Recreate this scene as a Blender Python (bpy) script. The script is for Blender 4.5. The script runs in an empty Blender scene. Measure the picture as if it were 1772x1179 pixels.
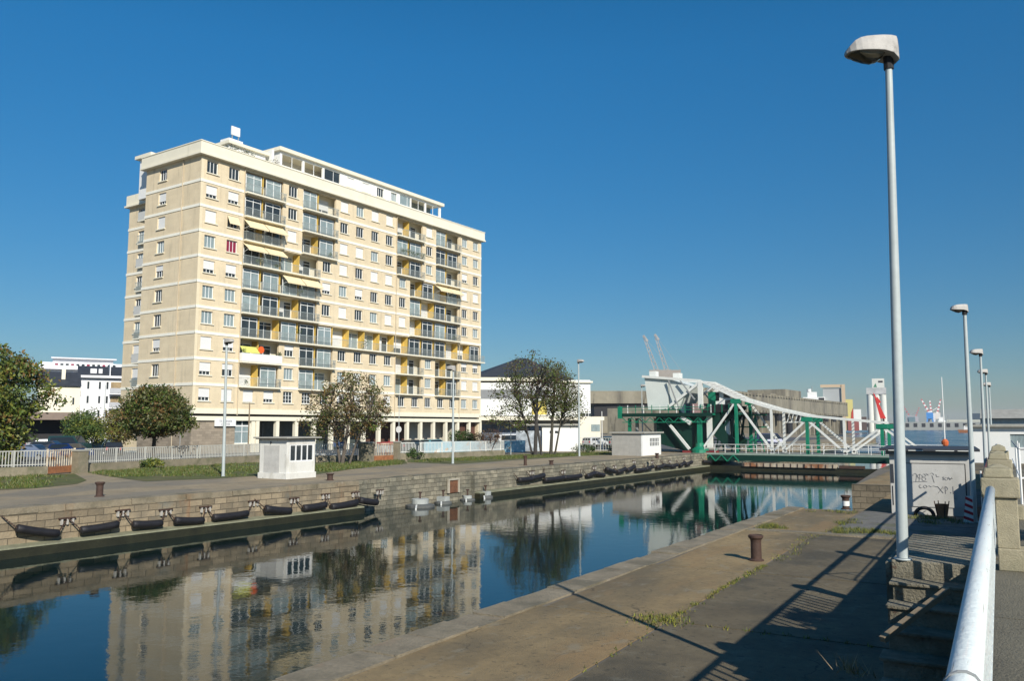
import bpy, math, random
import numpy as np
R = math.radians
random.seed(7)
S = bpy.context.scene
COL = S.collection

# ------------------------------------------------------------------ camera
F, CX, CY, HY, VX = 1430.0, 886.0, 589.5, 738.0, 1729.0
EYE = 3.0
PITCH = math.atan((HY - CY) / F)
YAW = math.atan((VX - CX) * math.cos(PITCH) / F)
cd = bpy.data.cameras.new('camera')
cam = bpy.data.objects.new('camera', cd)
COL.objects.link(cam)
cam.location = (0, 0, EYE)
cam.rotation_euler = (math.pi / 2 + PITCH, 0, YAW)
cd.sensor_width = 36.0
cd.lens = 36.0 * F / 1772.0
cd.clip_start = 0.05
cd.clip_end = 12000
S.camera = cam

# ------------------------------------------------------------------ light
SUN_EL = 31.4
SUN_AZ = math.degrees(math.atan2(0.80, -0.60))       # clockwise from +Y
w = bpy.data.worlds.new('World')
S.world = w
w.use_nodes = True
nt = w.node_tree
bg = nt.nodes['Background']
sky = nt.nodes.new('ShaderNodeTexSky')
sky.sky_type = 'NISHITA'
sky.sun_disc = False
sky.sun_elevation = R(SUN_EL)
sky.sun_rotation = R(SUN_AZ)
sky.air_density = 1.0
sky.dust_density = 0.2
sky.ozone_density = 6.0
hs = nt.nodes.new('ShaderNodeHueSaturation')
hs.inputs['Saturation'].default_value = 1.25
hs.inputs['Hue'].default_value = 0.492
nt.links.new(sky.outputs[0], hs.inputs['Color'])
# the air low over the harbour is a little dimmer than the clear-sky model
gc = nt.nodes.new('ShaderNodeTexCoord'); gs = nt.nodes.new('ShaderNodeSeparateXYZ'); gm = nt.nodes.new('ShaderNodeMapRange')
gm.inputs[1].default_value = -0.02; gm.inputs[2].default_value = 0.42; gm.inputs[3].default_value = 0.53; gm.inputs[4].default_value = 1.12
nt.links.new(gc.outputs['Generated'], gs.inputs[0]); nt.links.new(gs.outputs[2], gm.inputs[0])
gv = nt.nodes.new('ShaderNodeVectorMath'); gv.operation = 'SCALE'
nt.links.new(hs.outputs[0], gv.inputs[0]); nt.links.new(gm.outputs[0], gv.inputs['Scale'])
nt.links.new(gv.outputs[0], bg.inputs[0])
bg.inputs[1].default_value = 0.09
sd = bpy.data.lights.new('sun', 'SUN')
sun = bpy.data.objects.new('sun', sd)
COL.objects.link(sun)
sd.energy = 5.0
sd.angle = R(0.53)
sd.color = (1.0, 0.94, 0.83)
# lamp shines along -Z: aim it from the sun's place in the sky
from mathutils import Vector, Matrix
sv = Vector((math.sin(R(SUN_AZ)) * math.cos(R(SUN_EL)), math.cos(R(SUN_AZ)) * math.cos(R(SUN_EL)), math.sin(R(SUN_EL))))
sun.rotation_euler = (-sv).to_track_quat('-Z', 'Y').to_euler()
S.view_settings.view_transform = 'Standard'
S.view_settings.look = 'None'
S.view_settings.exposure = 0.12
S.view_settings.gamma = 1.0

# ------------------------------------------------------------------ measuring helpers
FW = np.array([-math.sin(YAW) * math.cos(PITCH), math.cos(YAW) * math.cos(PITCH), math.sin(PITCH)])
RT = np.array([math.cos(YAW), math.sin(YAW), 0.0])
UP = np.cross(RT, FW)
def ray(px, py): return FW + RT * ((px - CX) / F) + UP * ((CY - py) / F)
def gnd(px, py, z=0.0):
    d = ray(px, py); p = d * ((z - EYE) / d[2]); return (p[0], p[1], z)
def atY(px, py, Y):
    d = ray(px, py); p = d * (Y / d[1]); return (p[0], p[1], p[2] + EYE)
def atD(px, py, D):
    """point at distance D along the level viewing axis"""
    d = ray(px, py); k = D / (d[0] * -math.sin(YAW) + d[1] * math.cos(YAW)); p = d * k
    return (p[0], p[1], p[2] + EYE)

# ------------------------------------------------------------------ materials
MATS = {}
def M(name, col, rough=0.8, var=0.12, scale=1.5, bump=0.0, bscale=20.0, metal=0.0,
      brick=None, stain=None, ior=None, stretch=None, spec=None, tint=None, crack=None):
    if name in MATS: return MATS[name]
    m = bpy.data.materials.new(name); MATS[name] = m
    m.use_nodes = True
    t = m.node_tree; N = t.nodes; L = t.links
    b = N['Principled BSDF']
    b.inputs['Roughness'].default_value = rough
    b.inputs['Metallic'].default_value = metal
    if ior: b.inputs['IOR'].default_value = ior
    if spec is not None: b.inputs['Specular IOR Level'].default_value = spec
    tc = N.new('ShaderNodeTexCoord')
    src = tc.outputs['Object']
    if stretch:
        mp = N.new('ShaderNodeMapping'); mp.inputs['Scale'].default_value = stretch
        L.new(src, mp.inputs[0]); vec = mp.outputs[0]
    else: vec = src
    def noise(sc, det=5, v=None):
        n = N.new('ShaderNodeTexNoise'); n.inputs['Scale'].default_value = sc
        n.inputs['Detail'].default_value = det; n.inputs['Roughness'].default_value = 0.6
        L.new(v if v is not None else vec, n.inputs['Vector']); return n.outputs['Fac']
    def ramp(fac, lo, hi, a, c):
        r = N.new('ShaderNodeMapRange'); L.new(fac, r.inputs[0])
        r.inputs[1].default_value = lo; r.inputs[2].default_value = hi
        r.inputs[3].default_value = a; r.inputs[4].default_value = c
        return r.outputs[0]
    def mix(fac, a, c, typ='MIX'):
        x = N.new('ShaderNodeMix'); x.data_type = 'RGBA'; x.blend_type = typ
        if isinstance(fac, float): x.inputs[0].default_value = fac
        else: L.new(fac, x.inputs[0])
        for i, s in ((6, a), (7, c)):
            if isinstance(s, tuple): x.inputs[i].default_value = (*s, 1)
            else: L.new(s, x.inputs[i])
        return x.outputs[2]
    col = tuple(col)
    cur = col
    hgt = None
    if brick:
        # wall coordinates: along the wall by height
        sp = N.new('ShaderNodeSeparateXYZ'); L.new(src, sp.inputs[0])
        sn = N.new('ShaderNodeSeparateXYZ'); L.new(tc.outputs['Normal'], sn.inputs[0])
        def ab(o):
            a = N.new('ShaderNodeMath'); a.operation = 'ABSOLUTE'; L.new(o, a.inputs[0])
            g = N.new('ShaderNodeMath'); g.operation = 'GREATER_THAN'; L.new(a.outputs[0], g.inputs[0]); g.inputs[1].default_value = 0.6
            return g.outputs[0]
        def mul(a, c):
            k = N.new('ShaderNodeMath'); k.operation = 'MULTIPLY'; L.new(a, k.inputs[0]); L.new(c, k.inputs[1]); return k.outputs[0]
        ad = N.new('ShaderNodeMath'); ad.operation = 'ADD'
        L.new(mul(sp.outputs[0], ab(sn.outputs[1])), ad.inputs[0]); L.new(mul(sp.outputs[1], ab(sn.outputs[0])), ad.inputs[1])
        cb = N.new('ShaderNodeCombineXYZ'); L.new(ad.outputs[0], cb.inputs[0]); L.new(sp.outputs[2], cb.inputs[1])
        br = N.new('ShaderNodeTexBrick')
        br.inputs['Scale'].default_value = 1.0
        br.inputs['Brick Width'].default_value = brick[0]; br.inputs['Row Height'].default_value = brick[1]
        br.inputs['Mortar Size'].default_value = brick[2]; br.inputs['Mortar Smooth'].default_value = 0.3
        br.inputs['Bias'].default_value = 0.0
        vv = brick[4] if len(brick) > 4 else 0.25
        br.inputs['Color1'].default_value = (*[c * (1 - vv) for c in col], 1)
        br.inputs['Color2'].default_value = (*[min(1, c * (1 + vv)) for c in col], 1)
        br.inputs['Mortar'].default_value = (*brick[3], 1)
        L.new(cb.outputs[0], br.inputs['Vector'])
        cur = br.outputs['Color']
        hgt = br.outputs['Fac']
    if var:
        f = ramp(noise(scale), 0.3, 0.7, 1 - var, 1 + var)
        f2 = ramp(noise(scale * 9.7, 4), 0.3, 0.7, 1 - var * 0.6, 1 + var * 0.6)
        k = N.new('ShaderNodeMath'); k.operation = 'MULTIPLY'; L.new(f, k.inputs[0]); L.new(f2, k.inputs[1])
        cc = N.new('ShaderNodeCombineColor')
        for i in range(3): L.new(k.outputs[0], cc.inputs[i])
        cur = mix(1.0, cur, cc.outputs[0], 'MULTIPLY')
    if tint:    # (colour, scale, amount)
        cur = mix(ramp(noise(tint[1]), 0.42, 0.62, 0.0, tint[2]), cur, tint[0])
    if stain:   # list of (colour, scale, lo, hi, amount[, stretch])
        for st in stain:
            v = None
            if len(st) > 5:
                mp = N.new('ShaderNodeMapping'); mp.inputs['Scale'].default_value = st[5]
                L.new(src, mp.inputs[0]); v = mp.outputs[0]
            cur = mix(ramp(noise(st[1], 6, v), st[2], st[3], 0.0, st[4]), cur, st[0])
    if crack:   # (scale, width, colour)
        ad = N.new('ShaderNodeMix'); ad.data_type = 'RGBA'; ad.blend_type = 'LINEAR_LIGHT'; ad.inputs[0].default_value = 0.25
        nn = N.new('ShaderNodeTexNoise'); nn.inputs['Scale'].default_value = 2.2; nn.inputs['Detail'].default_value = 5; L.new(vec, nn.inputs['Vector'])
        L.new(vec, ad.inputs[6]); L.new(nn.outputs['Color'], ad.inputs[7])
        vo = N.new('ShaderNodeTexVoronoi'); vo.feature = 'DISTANCE_TO_EDGE'; vo.inputs['Scale'].default_value = crack[0]; L.new(ad.outputs[2], vo.inputs['Vector'])
        mk = ramp(vo.outputs['Distance'], 0.0, crack[1], 1.0, 0.0)
        gate = ramp(noise(0.5), 0.47, 0.58, 0.0, 0.8)
        k2 = N.new('ShaderNodeMath'); k2.operation = 'MULTIPLY'; L.new(mk, k2.inputs[0]); L.new(gate, k2.inputs[1])
        cur = mix(k2.outputs[0], cur, crack[2])
    if isinstance(cur, tuple): b.inputs['Base Color'].default_value = (*cur, 1)
    else: L.new(cur, b.inputs['Base Color'])
    if bump:
        bp = N.new('ShaderNodeBump'); bp.inputs['Strength'].default_value = min(1, bump * 4); bp.inputs['Distance'].default_value = bump * 0.1
        h = noise(bscale, 8)
        if hgt is not None:
            s = N.new('ShaderNodeMath'); s.operation = 'SUBTRACT'; L.new(h, s.inputs[0]); L.new(hgt, s.inputs[1]); h = s.outputs[0]
        L.new(h, bp.inputs['Height']); L.new(bp.outputs[0], b.inputs['Normal'])
    return m

# ------------------------------------------------------------------ mesh builder
class MB:
    def __init__(s): s.v = []; s.f = []; s.m = []; s.mats = []
    def mi(s, mat):
        if mat not in s.mats: s.mats.append(mat)
        return s.mats.index(mat)
    def poly(s, pts, mat):
        i = len(s.v); s.v += [tuple(map(float, p)) for p in pts]; s.f.append(tuple(range(i, i + len(pts)))); s.m.append(s.mi(mat))
    def hexa(s, p, mat):     # 4 bottom (ccw) + 4 top
        i = len(s.v); s.v += [tuple(map(float, q)) for q in p]; k = s.mi(mat)
        for q in ((3, 2, 1, 0), (4, 5, 6, 7), (0, 1, 5, 4), (1, 2, 6, 5), (2, 3, 7, 6), (3, 0, 4, 7)):
            s.f.append(tuple(i + a for a in q)); s.m.append(k)
    def box(s, x0, x1, y0, y1, z0, z1, mat):
        if x0 > x1: x0, x1 = x1, x0
        if y0 > y1: y0, y1 = y1, y0
        if z0 > z1: z0, z1 = z1, z0
        s.hexa([(x0, y0, z0), (x1, y0, z0), (x1, y1, z0), (x0, y1, z0), (x0, y0, z1), (x1, y0, z1), (x1, y1, z1), (x0, y1, z1)], mat)
    def prism(s, pts, z0, z1, mat):   # pts ccw in xy
        n = len(pts); i = len(s.v); k = s.mi(mat)
        s.v += [(float(x), float(y), float(z0)) for x, y in pts] + [(float(x), float(y), float(z1)) for x, y in pts]
        s.f.append(tuple(range(i + n - 1, i - 1, -1))); s.f.append(tuple(range(i + n, i + 2 * n))); s.m += [k, k]
        for a in range(n):
            c = (a + 1) % n; s.f.append((i + a, i + c, i + n + c, i + n + a)); s.m.append(k)
    def extr(s, pts, axis, a0, a1, mat):   # profile in the two other axes, extruded along axis (0=x,1=y)
        n = len(pts); i = len(s.v); k = s.mi(mat)
        def mk(p, a): return (a, p[0], p[1]) if axis == 0 else (p[0], a, p[1])
        s.v += [tuple(map(float, mk(p, a0))) for p in pts] + [tuple(map(float, mk(p, a1))) for p in pts]
        s.f.append(tuple(range(i, i + n))); s.f.append(tuple(range(i + 2 * n - 1, i + n - 1, -1))); s.m += [k, k]
        for a in range(n):
            c = (a + 1) % n; s.f.append((i + c, i + a, i + n + a, i + n + c)); s.m.append(k)
    def bar(s, p, q, w, mat, h=None):      # square bar between two points
        p = Vector(p); q = Vector(q); d = (q - p)
        if d.length < 1e-6: return
        d.normalize(); a = Vector((0, 0, 1)) if abs(d.z) < 0.95 else Vector((0, 1, 0))
        x = d.cross(a).normalized() * (w / 2); y = x.cross(d).normalized() * ((h or w) / 2)
        s.hexa([p - x - y, p + x - y, p + x + y, p - x + y, q - x - y, q + x - y, q + x + y, q - x + y], mat)
    def tube(s, pts, rad, mat, n=8, caps=True):
        if not hasattr(rad, '__len__'): rad = [rad] * len(pts)
        pts = [Vector(p) for p in pts]; i = len(s.v); k = s.mi(mat); ref = None
        for j, p in enumerate(pts):
            d = (pts[min(j + 1, len(pts) - 1)] - pts[max(j - 1, 0)]).normalized()
            if ref is None: ref = Vector((0, 0, 1)) if abs(d.z) < 0.9 else Vector((1, 0, 0))
            x = d.cross(ref).normalized(); ref = x.cross(d).normalized() if True else ref
            y = ref
            for a in range(n):
                t = 2 * math.pi * a / n; s.v.append(tuple(p + (x * math.cos(t) + y * math.sin(t)) * rad[j]))
        for j in range(len(pts) - 1):
            for a in range(n):
                c = (a + 1) % n; b0 = i + j * n
                s.f.append((b0 + c, b0 + a, b0 + n + a, b0 + n + c)); s.m.append(k)
        if caps:
            s.f.append(tuple(i + a for a in range(n))); s.f.append(tuple(i + (len(pts) - 1) * n + a for a in range(n - 1, -1, -1))); s.m += [k, k]
    def lathe(s, prof, mat, c=(0, 0, 0), n=16):   # prof: (r, z)
        i = len(s.v); k = s.mi(mat)
        for r, z in prof:
            for a in range(n):
                t = 2 * math.pi * a / n; s.v.append((c[0] + r * math.cos(t), c[1] + r * math.sin(t), c[2] + z))
        for j in range(len(prof) - 1):
            for a in range(n):
                b0 = i + j * n; e = (a + 1) % n; s.f.append((b0 + a, b0 + e, b0 + n + e, b0 + n + a)); s.m.append(k)
        s.f.append(tuple(i + a for a in range(n - 1, -1, -1))); s.f.append(tuple(i + (len(prof) - 1) * n + a for a in range(n))); s.m += [k, k]
    def mesh(s, name, smooth=False):
        me = bpy.data.meshes.new(name); me.from_pydata(s.v, [], s.f)
        for mt in s.mats: me.materials.append(mt)
        me.polygons.foreach_set('material_index', s.m)
        if smooth: me.polygons.foreach_set('use_smooth', [True] * len(s.f))
        me.update(); return me
    def build(s, name, parent=None, smooth=False, bevel=0.0):
        o = bpy.data.objects.new(name, s.mesh(name, smooth)); COL.objects.link(o)
        if parent: o.parent = parent
        if bevel:
            b = o.modifiers.new('bevel', 'BEVEL'); b.width = bevel; b.segments = 2; b.limit_method = 'ANGLE'
        return o

def tag(o, label=None, cat=None, group=None, kind=None):
    if label: o['label'] = label
    if cat: o['category'] = cat
    if group: o['group'] = group
    if kind: o['kind'] = kind
    return o
def empty(name, loc=(0, 0, 0), rz=0.0, label=None, cat=None, group=None):
    o = bpy.data.objects.new(name, None); COL.objects.link(o)
    o.location = loc; o.rotation_euler = (0, 0, rz); o.empty_display_size = 0.3
    return tag(o, label, cat, group)
def inst(name, mesh, parent=None, loc=(0, 0, 0), rz=0.0):
    o = bpy.data.objects.new(name, mesh); COL.objects.link(o); o.location = loc; o.rotation_euler = (0, 0, rz)
    if parent: o.parent = parent
    return o
def copy_tree(o, parent=None):
    c = o.copy(); COL.objects.link(c); c.parent = parent
    for ch in [x for x in o.children]: copy_tree(ch, c)
    return c

# colours
STONE = M('tan_limestone_panel', (0.70, 0.585, 0.40), 0.85, 0.06, 0.6, 0.05, 6, brick=(1.45, 0.47, 0.006, (0.60, 0.50, 0.34), 0.035), stain=[((0.42, 0.34, 0.24), 0.5, 0.55, 0.8, 0.25, (1, 1, 0.25)), ((0.40, 0.34, 0.24), 1.6, 0.55, 0.70, 0.5, (1, 1, 0.12)), ((0.80, 0.70, 0.50), 0.35, 0.5, 0.7, 0.35)])
CREAM = M('cream_render', (0.80, 0.75, 0.60), 0.8, 0.04, 0.7, stain=[((0.45, 0.44, 0.33), 1.2, 0.6, 0.8, 0.4, (1, 1, 0.3))])
BANDM = M('pale_floor_band', (0.86, 0.83, 0.72), 0.8, 0.04, 0.8, stain=[((0.55, 0.53, 0.44), 2.0, 0.62, 0.75, 0.4)])
WHITE = M('white_paint', (0.80, 0.80, 0.77), 0.6, 0.04, 1.0)
WHITEB = M('bright_white_frame', (0.80, 0.81, 0.80), 0.45, 0.0)
SHUT = M('white_roller_shutter', (0.74, 0.74, 0.72), 0.6, 0.05, 1.0, stretch=(1, 1, 18))
GLASS = M('window_glass', (0.035, 0.045, 0.05), 0.06, 0.3, 0.8)
CURT = M('curtained_glass', (0.24, 0.30, 0.31), 0.12, 0.25, 2.5, stretch=(6, 6, 0.4))
REDC = M('red_curtain', (0.25, 0.02, 0.05), 0.3, 0.1)
YELL = M('yellow_panel', (0.66, 0.45, 0.10), 0.7, 0.08, 1.0)
AWN = M('beige_awning_canvas', (0.78, 0.66, 0.42), 0.9, 0.05)
SLATE = M('slate_roof', (0.035, 0.04, 0.05), 0.7, 0.25, 1.2)
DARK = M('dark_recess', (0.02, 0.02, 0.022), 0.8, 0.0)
IRON = M('thin_grey_iron', (0.28, 0.29, 0.29), 0.6, 0.1)
GALV = M('galvanised_steel', (0.43, 0.475, 0.47), 0.5, 0.08, 2.0, stain=[((0.28, 0.30, 0.28), 3.0, 0.58, 0.75, 0.5, (4, 4, 0.4))])
RUSTB = M('brown_rusted_iron', (0.062, 0.034, 0.024), 0.75, 0.3, 6.0, 0.1, 30)
RUST = M('orange_rust', (0.30, 0.12, 0.05), 0.9, 0.3, 4.0)
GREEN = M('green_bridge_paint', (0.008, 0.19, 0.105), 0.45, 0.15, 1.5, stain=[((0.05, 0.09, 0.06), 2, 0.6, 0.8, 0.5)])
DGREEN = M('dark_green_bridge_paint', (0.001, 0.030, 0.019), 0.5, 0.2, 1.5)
BWHITE = M('weathered_white_bridge_paint', (0.70, 0.71, 0.67), 0.5, 0.08, 1.5, stain=[((0.30, 0.28, 0.22), 1.5, 0.62, 0.8, 0.5)])
BLACK = M('black_rubber', (0.012, 0.011, 0.013), 0.6, 0.3, 4.0, 0.1, 15)
CONC = M('grey_concrete', (0.34, 0.33, 0.29), 0.9, 0.15, 1.2, 0.12, 30, stain=[((0.14, 0.14, 0.11), 0.9, 0.55, 0.75, 0.5)])
POSTC = M('granular_tan_concrete', (0.36, 0.32, 0.22), 0.95, 0.18, 7.0, 0.14, 90, stain=[((0.20, 0.19, 0.12), 2.5, 0.5, 0.7, 0.6)])
WOODP = M('weathered_wood', (0.25, 0.19, 0.12), 0.85, 0.25, 3.0)
LAMPG = M('grey_lamp_housing', (0.42, 0.40, 0.37), 0.6, 0.12, 8.0, stain=[((0.18, 0.17, 0.15), 9, 0.58, 0.7, 0.6, (1, 3, 1))])
LAMPB = M('smoked_lamp_bowl', (0.05, 0.045, 0.03), 0.15, 0.2)
TYRE = M('tyre_rubber', (0.015, 0.015, 0.015), 0.8, 0.0)
RIM = M('wheel_rim', (0.45, 0.45, 0.45), 0.35, 0.0, metal=0.6)
CARGL = M('car_glass', (0.02, 0.025, 0.03), 0.05, 0.0)
# ================================================================== SETTING
# far quay edge line and near quay edge line (canal walls)
def farX(Y): return -31.35 + (Y - 16.8) * (3.15 / 76.2)
def nearX(Y): return -7.55 + (Y - 7.5) * (0.6 / 24.2)
WZ = -1.75

WATER = bpy.data.materials.new('canal_water'); WATER.use_nodes = True
_t = WATER.node_tree; _b = _t.nodes['Principled BSDF']
_b.inputs['Base Color'].default_value = (0.001, 0.012, 0.012, 1); _b.inputs['Roughness'].default_value = 0.03; _b.inputs['IOR'].default_value = 1.31
_tc = _t.nodes.new('ShaderNodeTexCoord'); _mp = _t.nodes.new('ShaderNodeMapping'); _mp.inputs['Scale'].default_value = (1, 1, 1)
_n1 = _t.nodes.new('ShaderNodeTexNoise'); _n1.inputs['Scale'].default_value = 1.6; _n1.inputs['Detail'].default_value = 3
_n2 = _t.nodes.new('ShaderNodeTexNoise'); _n2.inputs['Scale'].default_value = 9.0; _n2.inputs['Detail'].default_value = 2
_ad = _t.nodes.new('ShaderNodeMath'); _ad.operation = 'MULTIPLY_ADD'; _ad.inputs[1].default_value = 0.22
_n3 = _t.nodes.new('ShaderNodeTexNoise'); _n3.inputs['Scale'].default_value = 0.07; _n3.inputs['Detail'].default_value = 3; _t.links.new(_mp.outputs[0], _n3.inputs['Vector'])
_mr = _t.nodes.new('ShaderNodeMapRange'); _mr.inputs[1].default_value = .45; _mr.inputs[2].default_value = .62; _mr.inputs[3].default_value = .015; _mr.inputs[4].default_value = .06; _t.links.new(_n3.outputs['Fac'], _mr.inputs[0]); _t.links.new(_mr.outputs[0], _b.inputs['Roughness'])
_bp = _t.nodes.new('ShaderNodeBump'); _bp.inputs['Strength'].default_value = 0.5; _bp.inputs['Distance'].default_value = 0.006
_t.links.new(_tc.outputs['Object'], _mp.inputs[0])
for n in (_n1, _n2): _t.links.new(_mp.outputs[0], n.inputs['Vector'])
_t.links.new(_n2.outputs['Fac'], _ad.inputs[0]); _t.links.new(_n1.outputs['Fac'], _ad.inputs[2])
_t.links.new(_ad.outputs[0], _bp.inputs['Height']); _t.links.new(_bp.outputs[0], _b.inputs['Normal'])
b = MB(); b.poly([(-4000, -300, WZ), (4000, -300, WZ), (4000, 6000, WZ), (-4000, 6000, WZ)], WATER)
tag(b.build('water'), kind='structure')
BAS = WATER.copy(); BAS.name = 'rippled_basin_water'
for n_ in BAS.node_tree.nodes:
    if n_.type == 'BUMP': n_.inputs['Distance'].default_value = 0.16; n_.inputs['Strength'].default_value = 1.0
    if n_.type == 'MAP_RANGE': n_.inputs[3].default_value = .12; n_.inputs[4].default_value = .2
    if n_.type == 'BSDF_PRINCIPLED': n_.inputs['Base Color'].default_value = (.01, .04, .07, 1)
b = MB(); b.poly([(-200, 150, WZ + .01), (3900, 150, WZ + .01), (3900, 5800, WZ + .01), (-200, 5800, WZ + .01)], BAS)
tag(b.build('basin_water'), kind='structure')

ASPH = M('quay_asphalt', (0.29, 0.23, 0.145), 0.95, 0.2, 0.5, 0.10, 40, stain=[((0.17, 0.155, 0.125), 0.22, 0.48, 0.56, 0.7, (1, 0.35, 1)), ((0.28, 0.24, 0.17), 0.6, 0.58, 0.7, 0.5, (1, .3, 1)), ((0.09, 0.08, 0.055), 1.3, 0.6, 0.68, 0.6)])
ROAD = M('road_asphalt', (0.085, 0.085, 0.085), 0.95, 0.12, 0.4)
GRASSB = M('rough_grass_ground', (0.085, 0.095, 0.022), 0.95, 0.3, 0.8, stain=[((0.16, 0.12, 0.06), 0.35, 0.5, 0.68, 0.7), ((0.05, 0.075, 0.015), 1.5, 0.5, 0.7, 0.6)])
FARL = M('far_land', (0.12, 0.13, 0.11), 0.95, 0.2, 0.05)
# left land: one closed slab with the quay edge, reaching far behind the buildings
b = MB()
def edge_pts(): return [(farX(-60), -60), (farX(35.5), 35.5), (farX(46.5), 46.5), (farX(95), 95), (-27.6, 235)]
e = edge_pts()
b.prism([(-3000, -60)] + [(x - 0.75, y) for x, y in e] + [(-60, 300), (-200, 700), (-3000, 2500)], -8, 0, ASPH)
tag(b.build('ground'), kind='structure')
b = MB()
b.prism([(-2900, 30), (-63, 22), (-61.3, 35), (-58.2, 52), (-55, 70), (-52.5, 92), (-44, 101), (-36, 108), (-36, 230), (-2900, 230)], 0.0, 0.006, ROAD)
tag(b.build('road'), kind='structure')

# stone canal wall, far side
QST = M('quay_stone_blocks', (0.27, 0.215, 0.14), 0.9, 0.16, 1.2, 0.3, 12, brick=(0.66, 0.27, 0.014, (0.11, 0.09, 0.06), 0.28),
        stain=[((0.13, 0.115, 0.085), 0.8, 0.5, 0.68, 0.6), ((0.30, 0.13, 0.05), 0.7, 0.62, 0.72, 0.55, (1, 1, 0.2)), ((0.12, 0.16, 0.16), 0.45, 0.6, 0.7, 0.5)])
QRG = M('ruined_quay_stone', (0.25, 0.225, 0.165), 0.95, 0.2, 1.5, 0.5, 9, brick=(0.55, 0.26, 0.014, (0.12, 0.11, 0.075), 0.3),
        stain=[((0.11, 0.11, 0.085), 0.9, 0.45, 0.62, 0.7), ((0.06, 0.06, 0.04), 3, 0.6, 0.68, 0.7)])
COPE = M('coping_stone', (0.245, 0.205, 0.14), 0.9, 0.2, 1.5, 0.3, 25, stain=[((0.13, 0.115, 0.075), 1.0, 0.48, 0.62, 0.75), ((0.30, 0.17, 0.08), 0.7, 0.58, 0.7, 0.4), ((0.38, 0.34, 0.27), 2.2, 0.62, 0.7, 0.5)])
ALGAE = M('wet_algae_stone', (0.022, 0.022, 0.010), 0.5, 0.35, 1.8, 0.2, 15)
LIP = M('pale_ledge_lip', (0.20, 0.20, 0.13), 0.85, 0.25, 1.5, 0.2, 15)
def wallrun(name, label, pts, mat, group=None, ledge=True, rough=0.0):
    rt = empty(name, (0, 0, 0), 0, label, 'quay wall', group)
    b = MB(); c = MB(); l = MB(); lp = MB()
    rng = random.Random(len(label))
    for (a, d) in zip(pts[:-1], pts[1:]):
        A = Vector((a[0], a[1], 0)); D = Vector((d[0], d[1], 0)); t = (D - A).normalized(); n = Vector((t.y, -t.x, 0))
        if n.x < 0: n = -n
        b.hexa([A - n * .8 + Vector((0, 0, -7)), A + n * .0 + Vector((0, 0, -7)), D + n * 0 + Vector((0, 0, -7)), D - n * .8 + Vector((0, 0, -7)),
                A - n * .8 + Vector((0, 0, -.22)), A + Vector((0, 0, -.22)), D + Vector((0, 0, -.22)), D - n * .8 + Vector((0, 0, -.22))], mat)
        L = (D - A).length; s = 0
        while s < L - .01:
            w_ = min(rng.uniform(.9, 1.6), L - s); g = .012
            o1 = rng.uniform(-.03, .035) + rng.uniform(-rough, 0); zt = .004 + rng.uniform(0, .025) - rng.uniform(0, rough)
            P = A + t * (s + g); Q = A + t * (s + w_ - g)
            c.hexa([P - n * .75 + Vector((0, 0, -.22)), P + n * o1 + Vector((0, 0, -.22)), Q + n * o1 + Vector((0, 0, -.22)), Q - n * .75 + Vector((0, 0, -.22)),
                    P - n * .75 + Vector((0, 0, zt)), P + n * (o1 - .02) + Vector((0, 0, zt)), Q + n * (o1 - .02) + Vector((0, 0, zt + .004)), Q - n * .75 + Vector((0, 0, zt + .004))], COPE if rough == 0 else mat)
            s += w_
        if ledge:
            n2 = n * .42
            l.hexa([A + Vector((0, 0, -4)), A + n2 * 1.3 + Vector((0, 0, -4)), D + n2 * 1.3 + Vector((0, 0, -4)), D + Vector((0, 0, -4)),
                    A + Vector((0, 0, -1.42)), A + n2 + Vector((0, 0, -1.42)), D + n2 + Vector((0, 0, -1.42)), D + Vector((0, 0, -1.42))], ALGAE)
            lp.hexa([A + Vector((0, 0, -1.42)), A + n2 * 1.03 + Vector((0, 0, -1.42)), D + n2 * 1.03 + Vector((0, 0, -1.42)), D + Vector((0, 0, -1.42)),
                     A + Vector((0, 0, -1.30)), A + n2 * .95 + Vector((0, 0, -1.37)), D + n2 * .95 + Vector((0, 0, -1.37)), D + Vector((0, 0, -1.30))], LIP)
    b.build('stone_face', rt); c.build('coping', rt)
    if ledge: l.build('wet_ledge', rt); lp.build('ledge_lip', rt)
    return rt
wallrun('quay_wall', 'warm brown stone quay wall across the canal, left of the grey floats',
        [(farX(y), y) for y in (-20, 0, 12, 22, 31, 35.5)], QST)
wallrun('quay_wall', 'grey crumbling stretch of quay wall across the canal behind the grey floats',
        [(farX(35.5) - .35, 35.5), (farX(41) - .4, 41), (farX(46.5) - .3, 46.5)], QRG, ledge=False, rough=.05)
wallrun('quay_wall', 'long grey stone quay wall with a dark wet ledge running on to the green bridge',
        [(farX(y), y) for y in (46.5, 58, 70, 82, 90.5)], QRG, rough=.02)
wallrun('quay_wall', 'shaded stone quay wall beyond the bridge deck on the left bank',
        [(farX(90.5), 90.5), (farX(110), 110), (-27.9, 235)], QST)

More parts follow.
